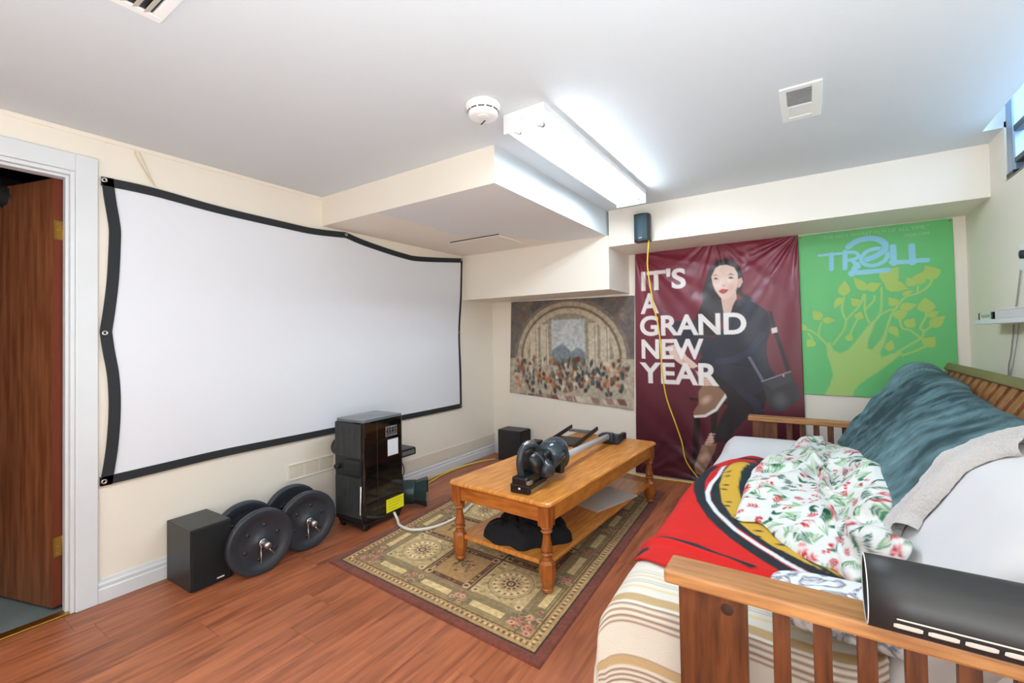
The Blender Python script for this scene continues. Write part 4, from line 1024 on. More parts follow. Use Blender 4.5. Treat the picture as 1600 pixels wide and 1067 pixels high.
hd = catmull([(-0.01, 0.03, 0.06), (-0.012, 0.012, 0.11), (-0.01, 0.006, 0.165), (-0.006, 0.03, 0.212), (0.0, 0.08, 0.222), (0.004, 0.14, 0.208), (0.004, 0.165, 0.17)], 6)
MB().tube(hd, 0.018, 12).build('handle', M_VG, vc)
MB().tube(catmull([(-0.01, 0.02, 0.18), (-0.006, 0.045, 0.222), (0.0, 0.09, 0.232), (0.002, 0.13, 0.222)], 6), 0.016, 12).build('handle_top', M_CHROME, vc)
MB().lathe([(0.03, 0.0), (0.062, 0.006), (0.070, 0.03), (0.070, 0.09), (0.062, 0.11), (0.05, 0.12)], 28, rotM((-0.01, 0.075, 0.105), rx=-PI / 2 + 0.15)).build('motor_housing', M_VB, vc)
MB().lathe([(0.070, 0.0), (0.074, 0.004), (0.074, 0.016), (0.070, 0.02)], 28, rotM((-0.005, 0.125, 0.11), rx=-PI / 2 + 0.15), caps=False).build('motor_ring', M_VG, vc)
MB().lathe([(0.056, 0.0), (0.054, 0.012), (0.047, 0.016), (0.047, 0.02), (0.038, 0.026), (0.036, 0.05), (0.028, 0.058), (0.0, 0.058)], 24, rotM((0.045, 0.165, 0.085), ry=PI / 2, rz=-0.5), caps=False).build('filter_cap', M_VG, vc)
MB().lathe([(0.045, 0.0), (0.072, 0.01), (0.080, 0.04), (0.080, 0.13), (0.074, 0.15), (0.05, 0.155)], 28, rotM((0.02, 0.225, 0.125), rx=-PI / 2 + 0.1)).build('dust_bin', M_VT, vc)
MB().lathe([(0.060, -0.002), (0.083, 0.0), (0.086, 0.004), (0.086, 0.02), (0.083, 0.024), (0.060, 0.026)], 28, rotM((0.02, 0.335, 0.112), rx=-PI / 2 + 0.1), caps=False).build('bin_ring', M_VG, vc)
MB().box(0.030, 0.098, 0.262, 0.300, 0.07, 0.20, rotM((0, 0, 0), rx=-0.12), bev=0.006).build('bin_latch', M_VB, vc)
MB().box(-0.06, 0.06, 0.16, 0.24, 0.09, 0.17, bev=0.012).build('body_block', M_VB, vc)
MB().box(-0.085, -0.03, 0.20, 0.30, 0.17, 0.205, bev=0.006).build('release_button', M_VB, vc)
MB().tube([(0.03, 0.10, 0.03), (0.055, 0.16, 0.012), (0.06, 0.20, 0.05)], 0.004, 8).build('trigger_wire', M_STEEL, vc)
MB().tube([(0.03, 0.30, 0.10), (0.035, 0.50, 0.085), (0.03, 1.20, 0.055)], 0.021, 16).build('wand', mat('wand_aluminium', (214, 216, 218), 0.3, metal=0.25), vc)
hdm = MB().box(-0.05, 0.10, 1.19, 1.27, 0.0, 0.065, bev=0.01)
hdm.box(-0.01, 0.07, 1.16, 1.22, 0.02, 0.082, bev=0.012)
hdm.build('nozzle', mat('nozzle_blue_black', (38, 48, 62), 0.35), vc)
MB().box(0.075, 0.11, 1.25, 1.36, 0.012, 0.062, bev=0.008).build('nozzle_side', M_VB, vc)

# --- black open tray
ty = thing('shelf_tray', 'thin black rail frame with open middle lying beside the vacuum', 'tray', (-1.525, 3.10, TZ + 0.012), math.radians(5))
MB().box(-0.115, -0.103, -0.20, 0.30, 0, 0.03, rotM(rx=0.05), bev=0.002).build('rail', M_BLACKP, ty)
MB().box(0.103, 0.115, -0.24, 0.30, 0, 0.03, rotM(rx=0.05), bev=0.002).build('rail', M_BLACKP, ty)
MB().box(-0.103, 0.103, -0.20, 0.04, 0.001, 0.005).build('base_plate', mat('tray_charcoal', (56, 56, 58), 0.5), ty)
MB().box(-0.103, 0.103, 0.215, 0.29, 0.004, 0.012, bev=0.001).build('crossbar', mat('tray_grey', (96, 96, 98), 0.45), ty)

# --- sheet and folded clothes on the lower shelf
SZ = 0.149
bs = MB().box(-0.125, 0.125, -0.20, 0.22, 0.0, 0.006, rotM((0, 0, 0), rz=-0.30)).build('paper_board', mat('grey_board', (206, 202, 196), 0.6, var=0.04, vscale=4), None, (-1.175, 2.83, SZ))
tag(bs, 'pale grey board lying on the lower shelf of the coffee table', 'board')
n1, n2 = 70, 90
r_ = np.linspace(0, 1, n1)[:, None]; th_ = np.linspace(0, 2 * PI, n2, endpoint=False)[None, :]
rad = 1 + 0.12 * np.sin(2 * th_ + .5) + 0.07 * np.sin(5 * th_ + 1) + 0.05 * np.sin(9 * th_)
ux, uy = r_ * rad * np.cos(th_) * 0.205, r_ * rad * np.sin(th_) * 0.21
wv = fbm(ux + 3, uy, 6, 4, 3)
rdg = (1 - np.abs(np.sin(ux * 22 + uy * 9 + wv * 4))) ** 2 + 0.7 * (1 - np.abs(np.sin(uy * 26 - ux * 12 + wv * 5))) ** 2
cre = np.exp(-(np.sin(ux * 15 + uy * 8 + wv * 3.2) / 0.25) ** 2) + np.exp(-(np.sin(uy * 17 - ux * 9 + wv * 3.6 + 1) / 0.22) ** 2)
hz = np.sqrt(np.clip(1 - r_ ** 5, 0, 1)) * (0.098 + 0.045 * wv) + 0.03 * np.exp(-((ux + .06) ** 2 + (uy - .03) ** 2) / .008) - 0.022 * cre * (1 - r_ ** 4)
hz = np.where(r_ > 0.995, 0.0, np.maximum(hz, 0.0))
ckm = grid_mesh('folded_clothes', np.stack([ux, uy, hz], -1), None, mat('black_cloth', (17, 18, 24), 0.9, bump=0.2, bscale=300), wrap=True)
ck = link('folded_clothes', ckm, None, None, (-1.32, 2.13, SZ))
tag(ck, 'bundle of black clothes on the lower shelf of the coffee table', 'clothes')

# ================================================================ posters on the back wall
def text_mask(txt, box, U, V, bold=0.0):
    cu = bpy.data.curves.new('tmp', 'FONT'); cu.body = txt; cu.offset = bold; cu.resolution_u = 5
    ob = bpy.data.objects.new('tmp_text', cu); COL.objects.link(ob); bpy.context.view_layer.update()
    me = bpy.data.meshes.new_from_object(ob.evaluated_get(bpy.context.evaluated_depsgraph_get()))
    bpy.data.objects.remove(ob)
    me.calc_loop_triangles()
    co = np.empty(len(me.vertices) * 3); me.vertices.foreach_get('co', co); co = co.reshape(-1, 3)[:, :2]
    tri = np.empty(len(me.loop_triangles) * 3, np.int32); me.loop_triangles.foreach_get('vertices', tri); tri = tri.reshape(-1, 3)
    lo, hi = co.min(0), co.max(0)
    (x0, z0), (x1, z1) = box
    P = np.stack([x0 + (co[:, 0] - lo[0]) / (hi[0] - lo[0]) * (x1 - x0), z0 + (co[:, 1] - lo[1]) / (hi[1] - lo[1]) * (z1 - z0)], 1)
    bpy.data.meshes.remove(me)
    mask = np.zeros(U.shape)
    sel = (U > x0 - .01) & (U < x1 + .01) & (V > z0 - .01) & (V < z1 + .01)
    u, v = U[sel], V[sel]
    st = abs(V.flat[1] - V.flat[0])
    acc = np.zeros(u.shape)
    for dx in (-1 / 3, 0, 1 / 3):
        for dz in (-1 / 3, 0, 1 / 3):
            ins = np.zeros(u.shape, bool); uu, vv = u + dx * st, v + dz * st
            for a, b, c in P[tri]:
                if abs((b[0] - a[0]) * (c[1] - a[1]) - (b[1] - a[1]) * (c[0] - a[0])) < 1e-12: continue
                bb = (uu >= min(a[0], b[0], c[0])) & (uu <= max(a[0], b[0], c[0])) & (vv >= min(a[1], b[1], c[1])) & (vv <= max(a[1], b[1], c[1]))
                i = np.nonzero(bb & ~ins)[0]
                if len(i) == 0: continue
                s1 = (b[0] - a[0]) * (vv[i] - a[1]) - (b[1] - a[1]) * (uu[i] - a[0])
                s2 = (c[0] - b[0]) * (vv[i] - b[1]) - (c[1] - b[1]) * (uu[i] - b[0])
                s3 = (a[0] - c[0]) * (vv[i] - c[1]) - (a[1] - c[1]) * (uu[i] - c[0])
                ok = ((s1 >= 0) & (s2 >= 0) & (s3 >= 0)) | ((s1 <= 0) & (s2 <= 0) & (s3 <= 0))
                ins[i[ok]] = True
            acc += ins / 9.0
    mask[sel] = acc
    return mask

def sheet(corners, step):
    """flat coordinates of a hanging sheet: corners TL, TR, BR, BL in x-z"""
    c = np.array(corners)
    w = np.hypot(*(c[1] - c[0])); h = np.hypot(*(c[3] - c[0]))
    a, b = int(w / step), int(h / step)
    s = np.linspace(0, 1, a)[:, None, None]; t = np.linspace(0, 1, b)[None, :, None]
    G = (1 - s) * (1 - t) * c[0] + s * (1 - t) * c[1] + s * t * c[2] + (1 - s) * t * c[3]
    return G[..., 0], G[..., 1]

def hang(name, U, V, dist, col, m, org, parent, back=0.0015):
    X = np.stack([U - org[0], YB - dist - org[1], V - org[2]], -1)
    # turn the rim back towards the wall so the sheet has an edge
    ring = lambda A, f: np.concatenate([f(A[:1]), A, f(A[-1:])], 0)
    def bk(A):
        A = A.copy(); A[..., 1] = A[..., 1] + back; return A
    X = ring(X, bk); X = np.swapaxes(ring(np.swapaxes(X, 0, 1), bk), 0, 1)
    C = np.concatenate([col[:1], col, col[-1:]], 0); C = np.concatenate([C[:, :1], C, C[:, -1:]], 1)
    return link(name, grid_mesh(name, X, C, m), None, parent)

def pins(pts, org, parent, d):
    for x, z in pts:
        MB().lathe([(0.002, 0), (0.006, 0.001), (0.005, 0.004), (0.0, 0.005)], 12, rotM((x - org[0], YB - d - org[1], z - org[2]), rx=PI / 2), caps=False).build('pin', M_BRASS, parent)

# --- burgundy poster
U, V = sheet([(-1.278, 1.958), (-0.052, 1.957), (-0.036, 0.03), (-1.31, 0.024)], 0.0042)
cb_ = Canvas(U, V, (112, 34, 52)); cb_.px = 0.005
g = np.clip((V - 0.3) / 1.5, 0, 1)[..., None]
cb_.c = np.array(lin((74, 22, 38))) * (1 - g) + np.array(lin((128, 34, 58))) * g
W_ = WOMAN
NAVY, NAVY2, SKIN, HAIR = (24, 34, 54), (15, 19, 30), (226, 196, 182), (38, 32, 36)
for nme in ('stoolseat', 'stoolleg', 'stoolleg2'): cb_.poly(W_[nme], (26, 14, 22))
cb_.poly(W_['hair'], HAIR, soft=2)
cb_.poly(W_['pants'], NAVY2, soft=1.5)
cb_.poly(W_['neck'], (214, 180, 166)); cb_.poly(W_['face'], SKIN, soft=1.5); cb_.poly(W_['ear'], (214, 174, 160))
# hair falling over the temple
cb_.stroke([(-0.66, 1.72), (-0.625, 1.79), (-0.54, 1.815), (-0.475, 1.785), (-0.45, 1.73)], 0.03, HAIR)
for nme, c in (('lips', (186, 70, 74)), ('eyeL', (78, 64, 64)), ('eyeR', (78, 64, 64)), ('browL', (96, 72, 66)), ('browR', (96, 72, 66)), ('nose', (196, 150, 138))): cb_.poly(W_[nme], c, op=.9)
cb_.stroke([(-0.567, 1.672), (-0.574, 1.640), (-0.580, 1.622)], 0.007, (208, 170, 156))
cb_.ell(-0.50, 1.60, 0.03, 0.04, (216, 176, 162), op=.6, soft=5)
cb_.poly(W_['coat'], NAVY, soft=1.5); cb_.poly(W_['coatlapel'], (16, 22, 36))
cx_ = np.array(W_['coat'])
cb_.stroke([(-0.62, 1.01), (-0.50, 1.03), (-0.38, 1.10), (-0.30, 1.22)], 0.05, (34, 46, 70), op=.6)
cb_.stroke([(-0.30, 1.04), (-0.32, 1.01), (-0.36, 0.98), (-0.50, 0.99)], 0.012, (12, 18, 30), op=.8)
cb_.stroke([(-0.46, 0.78), (-0.36, 0.70), (-0.33, 0.60)], 0.06, (28, 38, 60), op=.6)
cb_.poly(W_['hand'], SKIN); cb_.poly(W_['ankle'], (214, 172, 156)); cb_.poly(W_['ankle2'], (206, 160, 146))
for k in range(4): cb_.stroke([(-0.93 + .02 * k, 1.06 - .02 * k), (-0.88 + .03 * k, 1.01 - .025 * k)], 0.004, (190, 140, 128), op=.6)
for nme in ('shoe', 'shoe2'):
    cb_.poly(W_[nme], (142, 108, 88), soft=1.5)
    q = np.array(W_[nme]).mean(0)
    cb_.ell(q[0] - .01, q[1], 0.05, 0.03, (196, 164, 140), 0.7, op=.6, soft=4)
cb_.poly(W_['sole'], (226, 222, 216))
for k in range(5): cb_.stroke([(-0.735 + .006 * k, 0.905 - .022 * k), (-0.69 + .006 * k, 0.91 - .022 * k)], 0.006, (222, 206, 190))
for k in range(5): cb_.stroke([(-0.70 - .008 * k, 0.42 - .022 * k), (-0.655 - .008 * k, 0.425 - .022 * k)], 0.006, (212, 196, 184))
cb_.poly(W_['strap2'], (96, 104, 122)); cb_.poly(W_['strap'], (24, 22, 34))
cb_.poly(W_['bag'], (52, 54, 60)); cb_.poly(W_['bagflap'], (64, 66, 74)); cb_.poly(W_['buckle'], (216, 208, 204)); cb_.poly([(-0.175, 0.925), (-0.165, 0.925), (-0.163, 0.905), (-0.172, 0.905)], (180, 180, 184))
b_ = np.array(W_['bag'])
cb_.stroke([tuple(b_[0]), tuple(b_[1])], 0.008, (140, 144, 152)); cb_.ell(b_[:, 0].mean(), b_[:, 1].mean() - .05, .05, .06, (96, 98, 104), op=.5, soft=8)
tm = {k: text_mask(k.replace('’', "'"), v, U, V, 0.028) for k, v in TEXT_BOX.items()}
for m_ in tm.values(): cb_.blend(m_, (238, 232, 230))
def wrinkle(U, V):
    out = np.zeros(U.shape)
    for ax, az, ph, am in ((-0.05, 1.98, 0.3, 0.0070), (-1.28, 1.98, 1.1, 0.006), (-0.62, 2.05, 2.0, 0.003), (-1.30, 0.0, 0.2, 0.003), (-0.6, 0.0, 0.9, 0.003)):
        r = np.hypot(U - ax, V - az); th = np.arctan2(V - az, U - ax)
        out += am * np.exp(-r / 0.75) * np.clip(r / 0.1, 0, 1) * (np.sin(th * 15 + ph) + .6 * np.sin(th * 27 + ph * 3))
    return out + 0.0012 * fbm(U, V, 3.0, 21, 3)
dist = 0.013 + wrinkle(U, V) + 0.012 * np.clip((0.3 - V) / 0.15, 0, 1)
org = (-0.665, YB, 0.02)
bp_ = thing('poster', 'tall burgundy poster of a seated woman with white words', 'poster', org)
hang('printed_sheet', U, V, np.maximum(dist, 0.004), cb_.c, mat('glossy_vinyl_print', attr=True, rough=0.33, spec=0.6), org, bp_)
pins([(-1.265, 1.945), (-0.066, 1.945)], org, bp_, 0.022)

# --- green film poster
U, V = sheet([(-0.050, 1.950), (0.784, 1.950), (0.786, 0.775), (-0.058, 0.783)], 0.0032)
cg = Canvas(U, V, (102, 190, 116)); cg.px = 0.0045
cg.poly(TREE_TRUNK, (164, 200, 112), soft=3)
for b in TREE_BRANCH: cg.stroke([tuple(q)[:2] for q in catmull([(x, z, 0) for x, z in b], 5)], 0.013, (158, 200, 108))
for a, b, w in TREE_LEAF: cg.leaf(a, b, w * 1.1, (168, 196, 96))
for pts, w in TROLL:
    cv2_ = [tuple(q)[:2] for q in catmull([(x, z, 0) for x, z in pts], 5)] if len(pts) > 2 else pts
    cg.stroke(cv2_, w, (142, 204, 228))
# the figure crosses over the ring of the letter
for k in (6,):
    pts, w = TROLL[k]
    q = [tuple(t)[:2] for t in catmull([(x, z, 0) for x, z in pts], 5)]
    cg.stroke(q, w + 0.008, (102, 190, 116)); cg.stroke(q, w, (138, 200, 230))
dist = 0.006 + 0.0012 * fbm(U, V, 2.0, 5, 2) + 0.004 * np.clip((0.85 - V) / 0.1, 0, 1)
org = (0.365, YB, 0.775)
gp_ = thing('poster', 'bright green film poster with pale blue title and leafy tree', 'poster', org)
hang('printed_sheet', U, V, dist, cg.c, mat('satin_paper_print', attr=True, rough=0.45), org, gp_)
M_PALE = mat('pale_green_ink', (158, 210, 160), 0.5)
def local(box): return [(x - org[0], z - org[2]) for x, z in box]
text_part('"THE NO.1 WORST FILM OF ALL TIME."', [(-.365 + .09, 1.9025 - .775), (.365 - .06, 1.926 - .775)], -0.0085, M_PALE, gp_)
text_part('-IMDB.COM', [(0.175, 1.862 - .775), (0.305, 1.880 - .775)], -0.0085, M_PALE, gp_)
pins([(-0.036, 1.935), (0.770, 1.935)], org, gp_, 0.009)

# --- picture poster, a generic arcade
U, V = sheet([(-2.612, 1.606), (-1.292, 1.590), (-1.318, 0.566), (-2.65, 0.657)], 0.0042)
ca_ = Canvas(U, V, (168, 156, 136)); ca_.px = 0.006
rr = random.Random(9)
cxa, cza, ra = -1.96, 1.02, 0.56
ca_.poly([(-2.66, 1.62), (-1.28, 1.62), (-1.28, 1.02), (-2.66, 1.02)], (104, 96, 92))
for k in range(16):
    x_ = rr.uniform(-2.62, -1.3); ca_.ell(x_, rr.uniform(1.25, 1.6), rr.uniform(.03, .08), rr.uniform(.02, .06), rr.choice([(84, 82, 84), (132, 112, 98), (96, 104, 112), (120, 92, 80)]), rr.random() * 3, op=.6, soft=5)
for r0, c in ((0.60, (122, 110, 96)), (0.565, (176, 160, 136)), (0.525, (120, 104, 88)), (0.50, (188, 172, 146)), (0.45, (150, 140, 122))):
    ca_.ell(cxa, cza, r0 * 1.03, r0 * 0.98, c)
ca_.poly([(-2.60, 1.02), (-1.32, 1.02), (-1.32, 0.5), (-2.66, 0.5)], (176, 164, 146))
for k, x_ in enumerate((-2.34, -2.22, -1.70, -1.58)):
    ca_.poly([(x_ - .045, 0.95), (x_ + .045, 0.95), (x_ + .045, 1.36 - .05 * (k in (0, 3))), (x_ - .045, 1.36 - .05 * (k in (0, 3)))], (196, 184, 162), soft=2)
    ca_.stroke([(x_ + .02, 0.95), (x_ + .02, 1.33)], 0.012, (150, 138, 120), op=.7)
# open view between the columns: pale sky over soft grey-blue hills
ca_.poly([(-2.14, 0.95), (-1.78, 0.95), (-1.78, 1.40), (-2.14, 1.40)], (186, 190, 190), soft=3)
ca_.poly([(-2.14, 0.95), (-1.78, 0.95), (-1.78, 1.08), (-1.85, 1.13), (-1.93, 1.09), (-2.02, 1.17), (-2.14, 1.10)], (122, 134, 142), soft=3)
ca_.poly([(-2.14, 0.95), (-1.78, 0.95), (-1.78, 1.02), (-1.90, 1.04), (-2.05, 1.00), (-2.14, 1.03)], (118, 116, 92), soft=3)
for k in range(330):
    x_ = rr.uniform(-2.58, -1.36); z_ = rr.gauss(0.86, 0.085)
    if z_ < 0.64 + 0.02 or z_ > 1.02: continue
    ca_.ell(x_, z_, rr.uniform(.008, .022), rr.uniform(.016, .042), rr.choice([(62, 66, 74), (84, 96, 104), (150, 92, 58), (196, 178, 150), (112, 66, 54), (190, 120, 62), (70, 82, 78), (150, 140, 128), (58, 52, 56), (204, 192, 172)]), rr.uniform(-.5, .5), op=.85, soft=2)
for k in range(22):
    x_ = rr.uniform(-2.6, -1.36); ca_.poly([(x_, .60), (x_ + .08, .60), (x_ + .05, .66), (x_ - .03, .66)], rr.choice([(150, 122, 112), (198, 188, 172), (120, 84, 80)]), op=.6)
ca_.c *= (1 + 0.35 * fbm(U, V, 40, 77, 3))[..., None]
dist = 0.006 + 0.0015 * fbm(U, V, 2.2, 15, 2) + 0.010 * np.clip((0.68 - V) / 0.08, 0, 1) * (0.5 + 0.5 * np.sin(U * 9))
org = (-1.97, YB, 0.57)
ap = thing('poster', 'wide faded picture poster of an archway under the duct box', 'poster', org)
hang('printed_sheet', U, V, dist, ca_.c, mat('matte_paper_print', attr=True, rough=0.5), org, ap)

# ================================================================ futon
AZ = 0.652
fu = thing('futon', 'pine futon frame with slatted arms and back along the right wall', 'futon', (0.15, 2.4, 0))
def W(x, y, z): return (x - 0.15, y - 2.4, z)
def fbox(x0, x1, y0, y1, z0, z1, name, m, bev=0.004, M=None):
    return MB().box(x0 - .15, x1 - .15, y0 - 2.4, y1 - 2.4, z0, z1, M, bev=bev).build(name, m, fu)
def arm(x0, x1, y0, y1, yc):
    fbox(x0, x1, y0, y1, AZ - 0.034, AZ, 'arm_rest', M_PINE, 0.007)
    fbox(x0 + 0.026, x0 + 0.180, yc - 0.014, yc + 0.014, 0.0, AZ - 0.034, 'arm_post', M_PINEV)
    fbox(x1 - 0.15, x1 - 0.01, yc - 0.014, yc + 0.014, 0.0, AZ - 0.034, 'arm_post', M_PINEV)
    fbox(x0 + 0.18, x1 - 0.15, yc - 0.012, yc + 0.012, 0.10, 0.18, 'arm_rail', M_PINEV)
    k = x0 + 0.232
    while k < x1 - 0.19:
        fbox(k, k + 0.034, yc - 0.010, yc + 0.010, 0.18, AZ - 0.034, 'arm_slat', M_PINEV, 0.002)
        k += 0.077
arm(-0.318, 0.66, 1.146, 1.242, 1.20)
arm(-0.378, 0.66, 3.585, 3.675, 3.62)
knot = mat('wood_knot', (60, 34, 20), 0.6)
MB().lathe([(0.014, 0), (0.012, 0.0006), (0, 0.0008)], 16, rotM(W(-0.18, 1.1855, 0.575), rx=PI / 2), caps=False).build('wood_knot', knot, fu)
fbox(-0.36, -0.33, 1.22, 3.60, 0.20, 0.285, 'front_rail', M_PINE)
fbox(0.36, 0.39, 1.22, 3.60, 0.20, 0.285, 'back_rail', M_PINE)
for k in range(12):
    y = 1.30 + k * 0.195
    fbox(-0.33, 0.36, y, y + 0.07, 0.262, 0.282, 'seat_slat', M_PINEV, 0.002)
# leaning back
bdir = Vector((0.37, 0, 0.62)).normalized(); blen = 0.735
ang = math.atan2(0.37, 0.62)
M_RAILG = mat('olive_brown_rail', (112, 98, 62), 0.45, var=0.1, vscale=5, stretch=(9, 1, 9))
def backpart(y0, y1, l0, l1, t0, t1, name, m, bev=0.003):
    Mx = Matrix.Translation(W(0.305, 0, 0.41)) @ Matrix.Rotation(ang, 4, 'Y')
    return MB().box(t0, t1, y0 , y1, l0, l1, Mx, bev=bev).build(name, m, fu)
backpart(1.30, 3.56, blen - 0.045, blen, -0.018, 0.022, 'back_top_rail', M_RAILG, 0.006)
backpart(1.30, 3.56, 0.0, 0.06, -0.012, 0.022, 'back_bottom_rail', M_PINE)
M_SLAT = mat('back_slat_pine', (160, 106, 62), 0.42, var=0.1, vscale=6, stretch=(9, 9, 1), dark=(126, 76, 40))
y = 3.545
while y > 1.35:
    backpart(y - 0.068, y, 0.06, blen - 0.045, -0.006, 0.014, 'back_slat', M_SLAT, 0.002)
    y -= 0.112

# --- profile of the padded surface
PF = np.array([tuple(q) for q in catmull([(a, b, 0) for a, b in PROFILE], 12)])[:, :2]
PS = np.r_[0, np.cumsum(np.hypot(*np.diff(PF, axis=0).T))]
KP = np.array(PROFILE); KS = np.r_[0, np.cumsum(np.hypot(*np.diff(KP, axis=0).T))]
def prof(s):
    """point and outward normal on the seat-and-back profile at running length s"""
    s = np.asarray(s) * PS[-1] / KS[-1]
    x, z = np.interp(s, PS, PF[:, 0]), np.interp(s, PS, PF[:, 1])
    e = 0.012
    dx = np.interp(s + e, PS, PF[:, 0]) - np.interp(s - e, PS, PF[:, 0])
    dz = np.interp(s + e, PS, PF[:, 1]) - np.interp(s - e, PS, PF[:, 1])
    L = np.hypot(dx, dz) + 1e-9
    return x, z, -dz / L, dx / L
def pad(s, y):
    """soft unevenness of the mattress"""
    seat = np.clip((s - 0.35) / 0.08, 0, 1) * np.clip((1.05 - s) / 0.1, 0, 1)
    crest = np.clip((s - 1.42) / 0.15, 0, 1) * np.clip((2.9 - y) / 0.7, 0, 1)
    return -0.052 * crest + seat * (0.068 * np.exp(-((y - 3.45) / 0.17) ** 2)) + 0.006 * fbm(s, y, 2.3, 31, 2)
def surf(s, y, h):
    x, z, nx, nz = prof(s)
    q = pad(s, y) + h
    return np.stack([x + nx * q, np.broadcast_to(y, np.shape(x)), z + nz * q], -1)

# --- mattress: outer surface plus inner surface, closed
Y0, Y1 = 1.275, 3.565
ss = np.r_[np.linspace(0.20, KS[-1], 110)]
yy = np.r_[Y0, Y0 + .004, Y0 + .015, Y0 + .035, Y0 + .07, np.linspace(Y0 + .11, Y1 - .11, 60), Y1 - .07, Y1 - .035, Y1 - .015, Y1 - .004, Y1]
SSg, YYg = np.meshgrid(ss, yy, indexing='ij')
outer = surf(SSg, YYg, 0.0)
fold = 0.004 * fbm(SSg * 3 + YYg, YYg - SSg, 4, 41, 3) * np.clip((SSg - 1.0) / .1, 0, 1)
th_m = np.interp(ss, [0.20, 0.34, 0.42, 0.9, 1.0, 1.2, 1.55, KS[-1]], [0.02, 0.04, 0.155, 0.155, 0.13, 0.14, 0.13, 0.05])
px_, pz_, nx_, nz_ = prof(ss)
# inner line: seat bottom at z .30, back plane parallel to the slats
inn = np.stack([px_ - nx_ * th_m, pz_ - nz_ * th_m], 1)
inn[:, 1] = np.maximum(inn[:, 1], 0.300)
inner = np.stack([np.broadcast_to(inn[:, :1], SSg.shape), YYg, np.broadcast_to(inn[:, 1:], SSg.shape)], -1)
kend = np.interp(yy, [Y0, Y0 + .004, Y0 + .015, Y0 + .035, Y0 + .07, Y1 - .07, Y1 - .035, Y1 - .015, Y1 - .004, Y1], [.35, .55, .75, .9, 1, 1, .9, .75, .55, .35])[None, :, None]
mid_ = (outer + inner) / 2
outer2 = mid_ + (outer - mid_) * kend; inner2 = mid_ + (inner - mid_) * kend
loop = np.concatenate([outer2, inner2[::-1]], 0)            # closed around the section
loop = np.swapaxes(loop, 0, 1)                               # rows = y stations
M_SHEET = mat('white_cotton_sheet', (216, 215, 216), 0.85, sheen=0.2, var=0.02, vscale=5, bump=0.15, bscale=14)
mm = grid_mesh('futon_mattress', loop, None, M_SHEET, wrap=True)
bm = bmesh.new(); bm.from_mesh(mm); bmesh.ops.holes_fill(bm, edges=[e for e in bm.edges if e.is_boundary], sides=0); bm.to_mesh(mm); bm.free()
mo = link('futon_mattress', mm)
tag(mo, 'thick futon mattress under a white sheet, folded against the back', 'mattress')

# --- striped blanket at the near end
w0 = 0.50
aw = np.linspace(0, w0 + 0.30, 220); sv = np.linspace(0.05, 1.02, 150)
S2, W2 = np.meshgrid(sv, aw, indexing='ij')
yT = 1.272 + np.clip(w0 - W2, 0, None)
frac = np.clip((W2 - w0) / 0.30, 0, 1)
h_ = 0.007 + 0.004 * (1 + fbm(S2 * 2, W2, 5, 51, 2))
h_ = h_ + np.clip((0.32 - S2) / 0.2, 0, 1) * (0.002 + 0.012 * (1 + np.sin(W2 * 21 + 1)))      # front drop hangs in soft folds
Pb = surf(S2, yT, h_)
drop = frac * np.minimum(0.27, np.maximum(Pb[..., 2] - 0.16, 0)) 
Pb[..., 2] -= drop
Pb[..., 1] -= np.clip(frac * 8, 0, 1) * 0.012 + 0.006 * np.sin(S2 * 24) * np.clip(frac * 3, 0, 1)
cs = Canvas(S2, W2, (228, 222, 210)); cs.px = 0.005
for w_, ww, c in ((.30, .006, (214, 204, 186)), (.315, .006, (206, 194, 172)), (.335, .010, (220, 206, 168)), (.36, .004, (186, 176, 160)), (.372, .004, (186, 176, 160)), (.40, .012, (226, 208, 160)), (.462, .040, (198, 168, 124)), (.500, .007, (152, 118, 98)), (.517, .007, (158, 126, 106)), (.534, .007, (150, 116, 96)), (.551, .006, (160, 128, 108)),
                  (.66, .006, (150, 116, 96)), (.675, .03, (202, 174, 132)), (.705, .007, (150, 116, 96)), (.722, .007, (156, 120, 100)), (.739, .007, (150, 116, 96)), (.20, .01, (214, 200, 170)), (.10, .03, (200, 172, 130)), (.135, .006, (152, 118, 98))):
    cs.stroke([(0, w_), (2, w_)], ww, c)
sb_ = link('striped_blanket', grid_mesh('striped_blanket', Pb, cs.c, mat('woven_blanket', attr=True, rough=0.9, spec=0.12, sheen=0.04, bump=0.2, bscale=250)))
md = sb_.modifiers.new('thick', 'SOLIDIFY'); md.thickness = 0.004; md.offset = 1
tag(sb_, 'cream blanket with brown stripes draped over the near front corner of the futon', 'blanket')

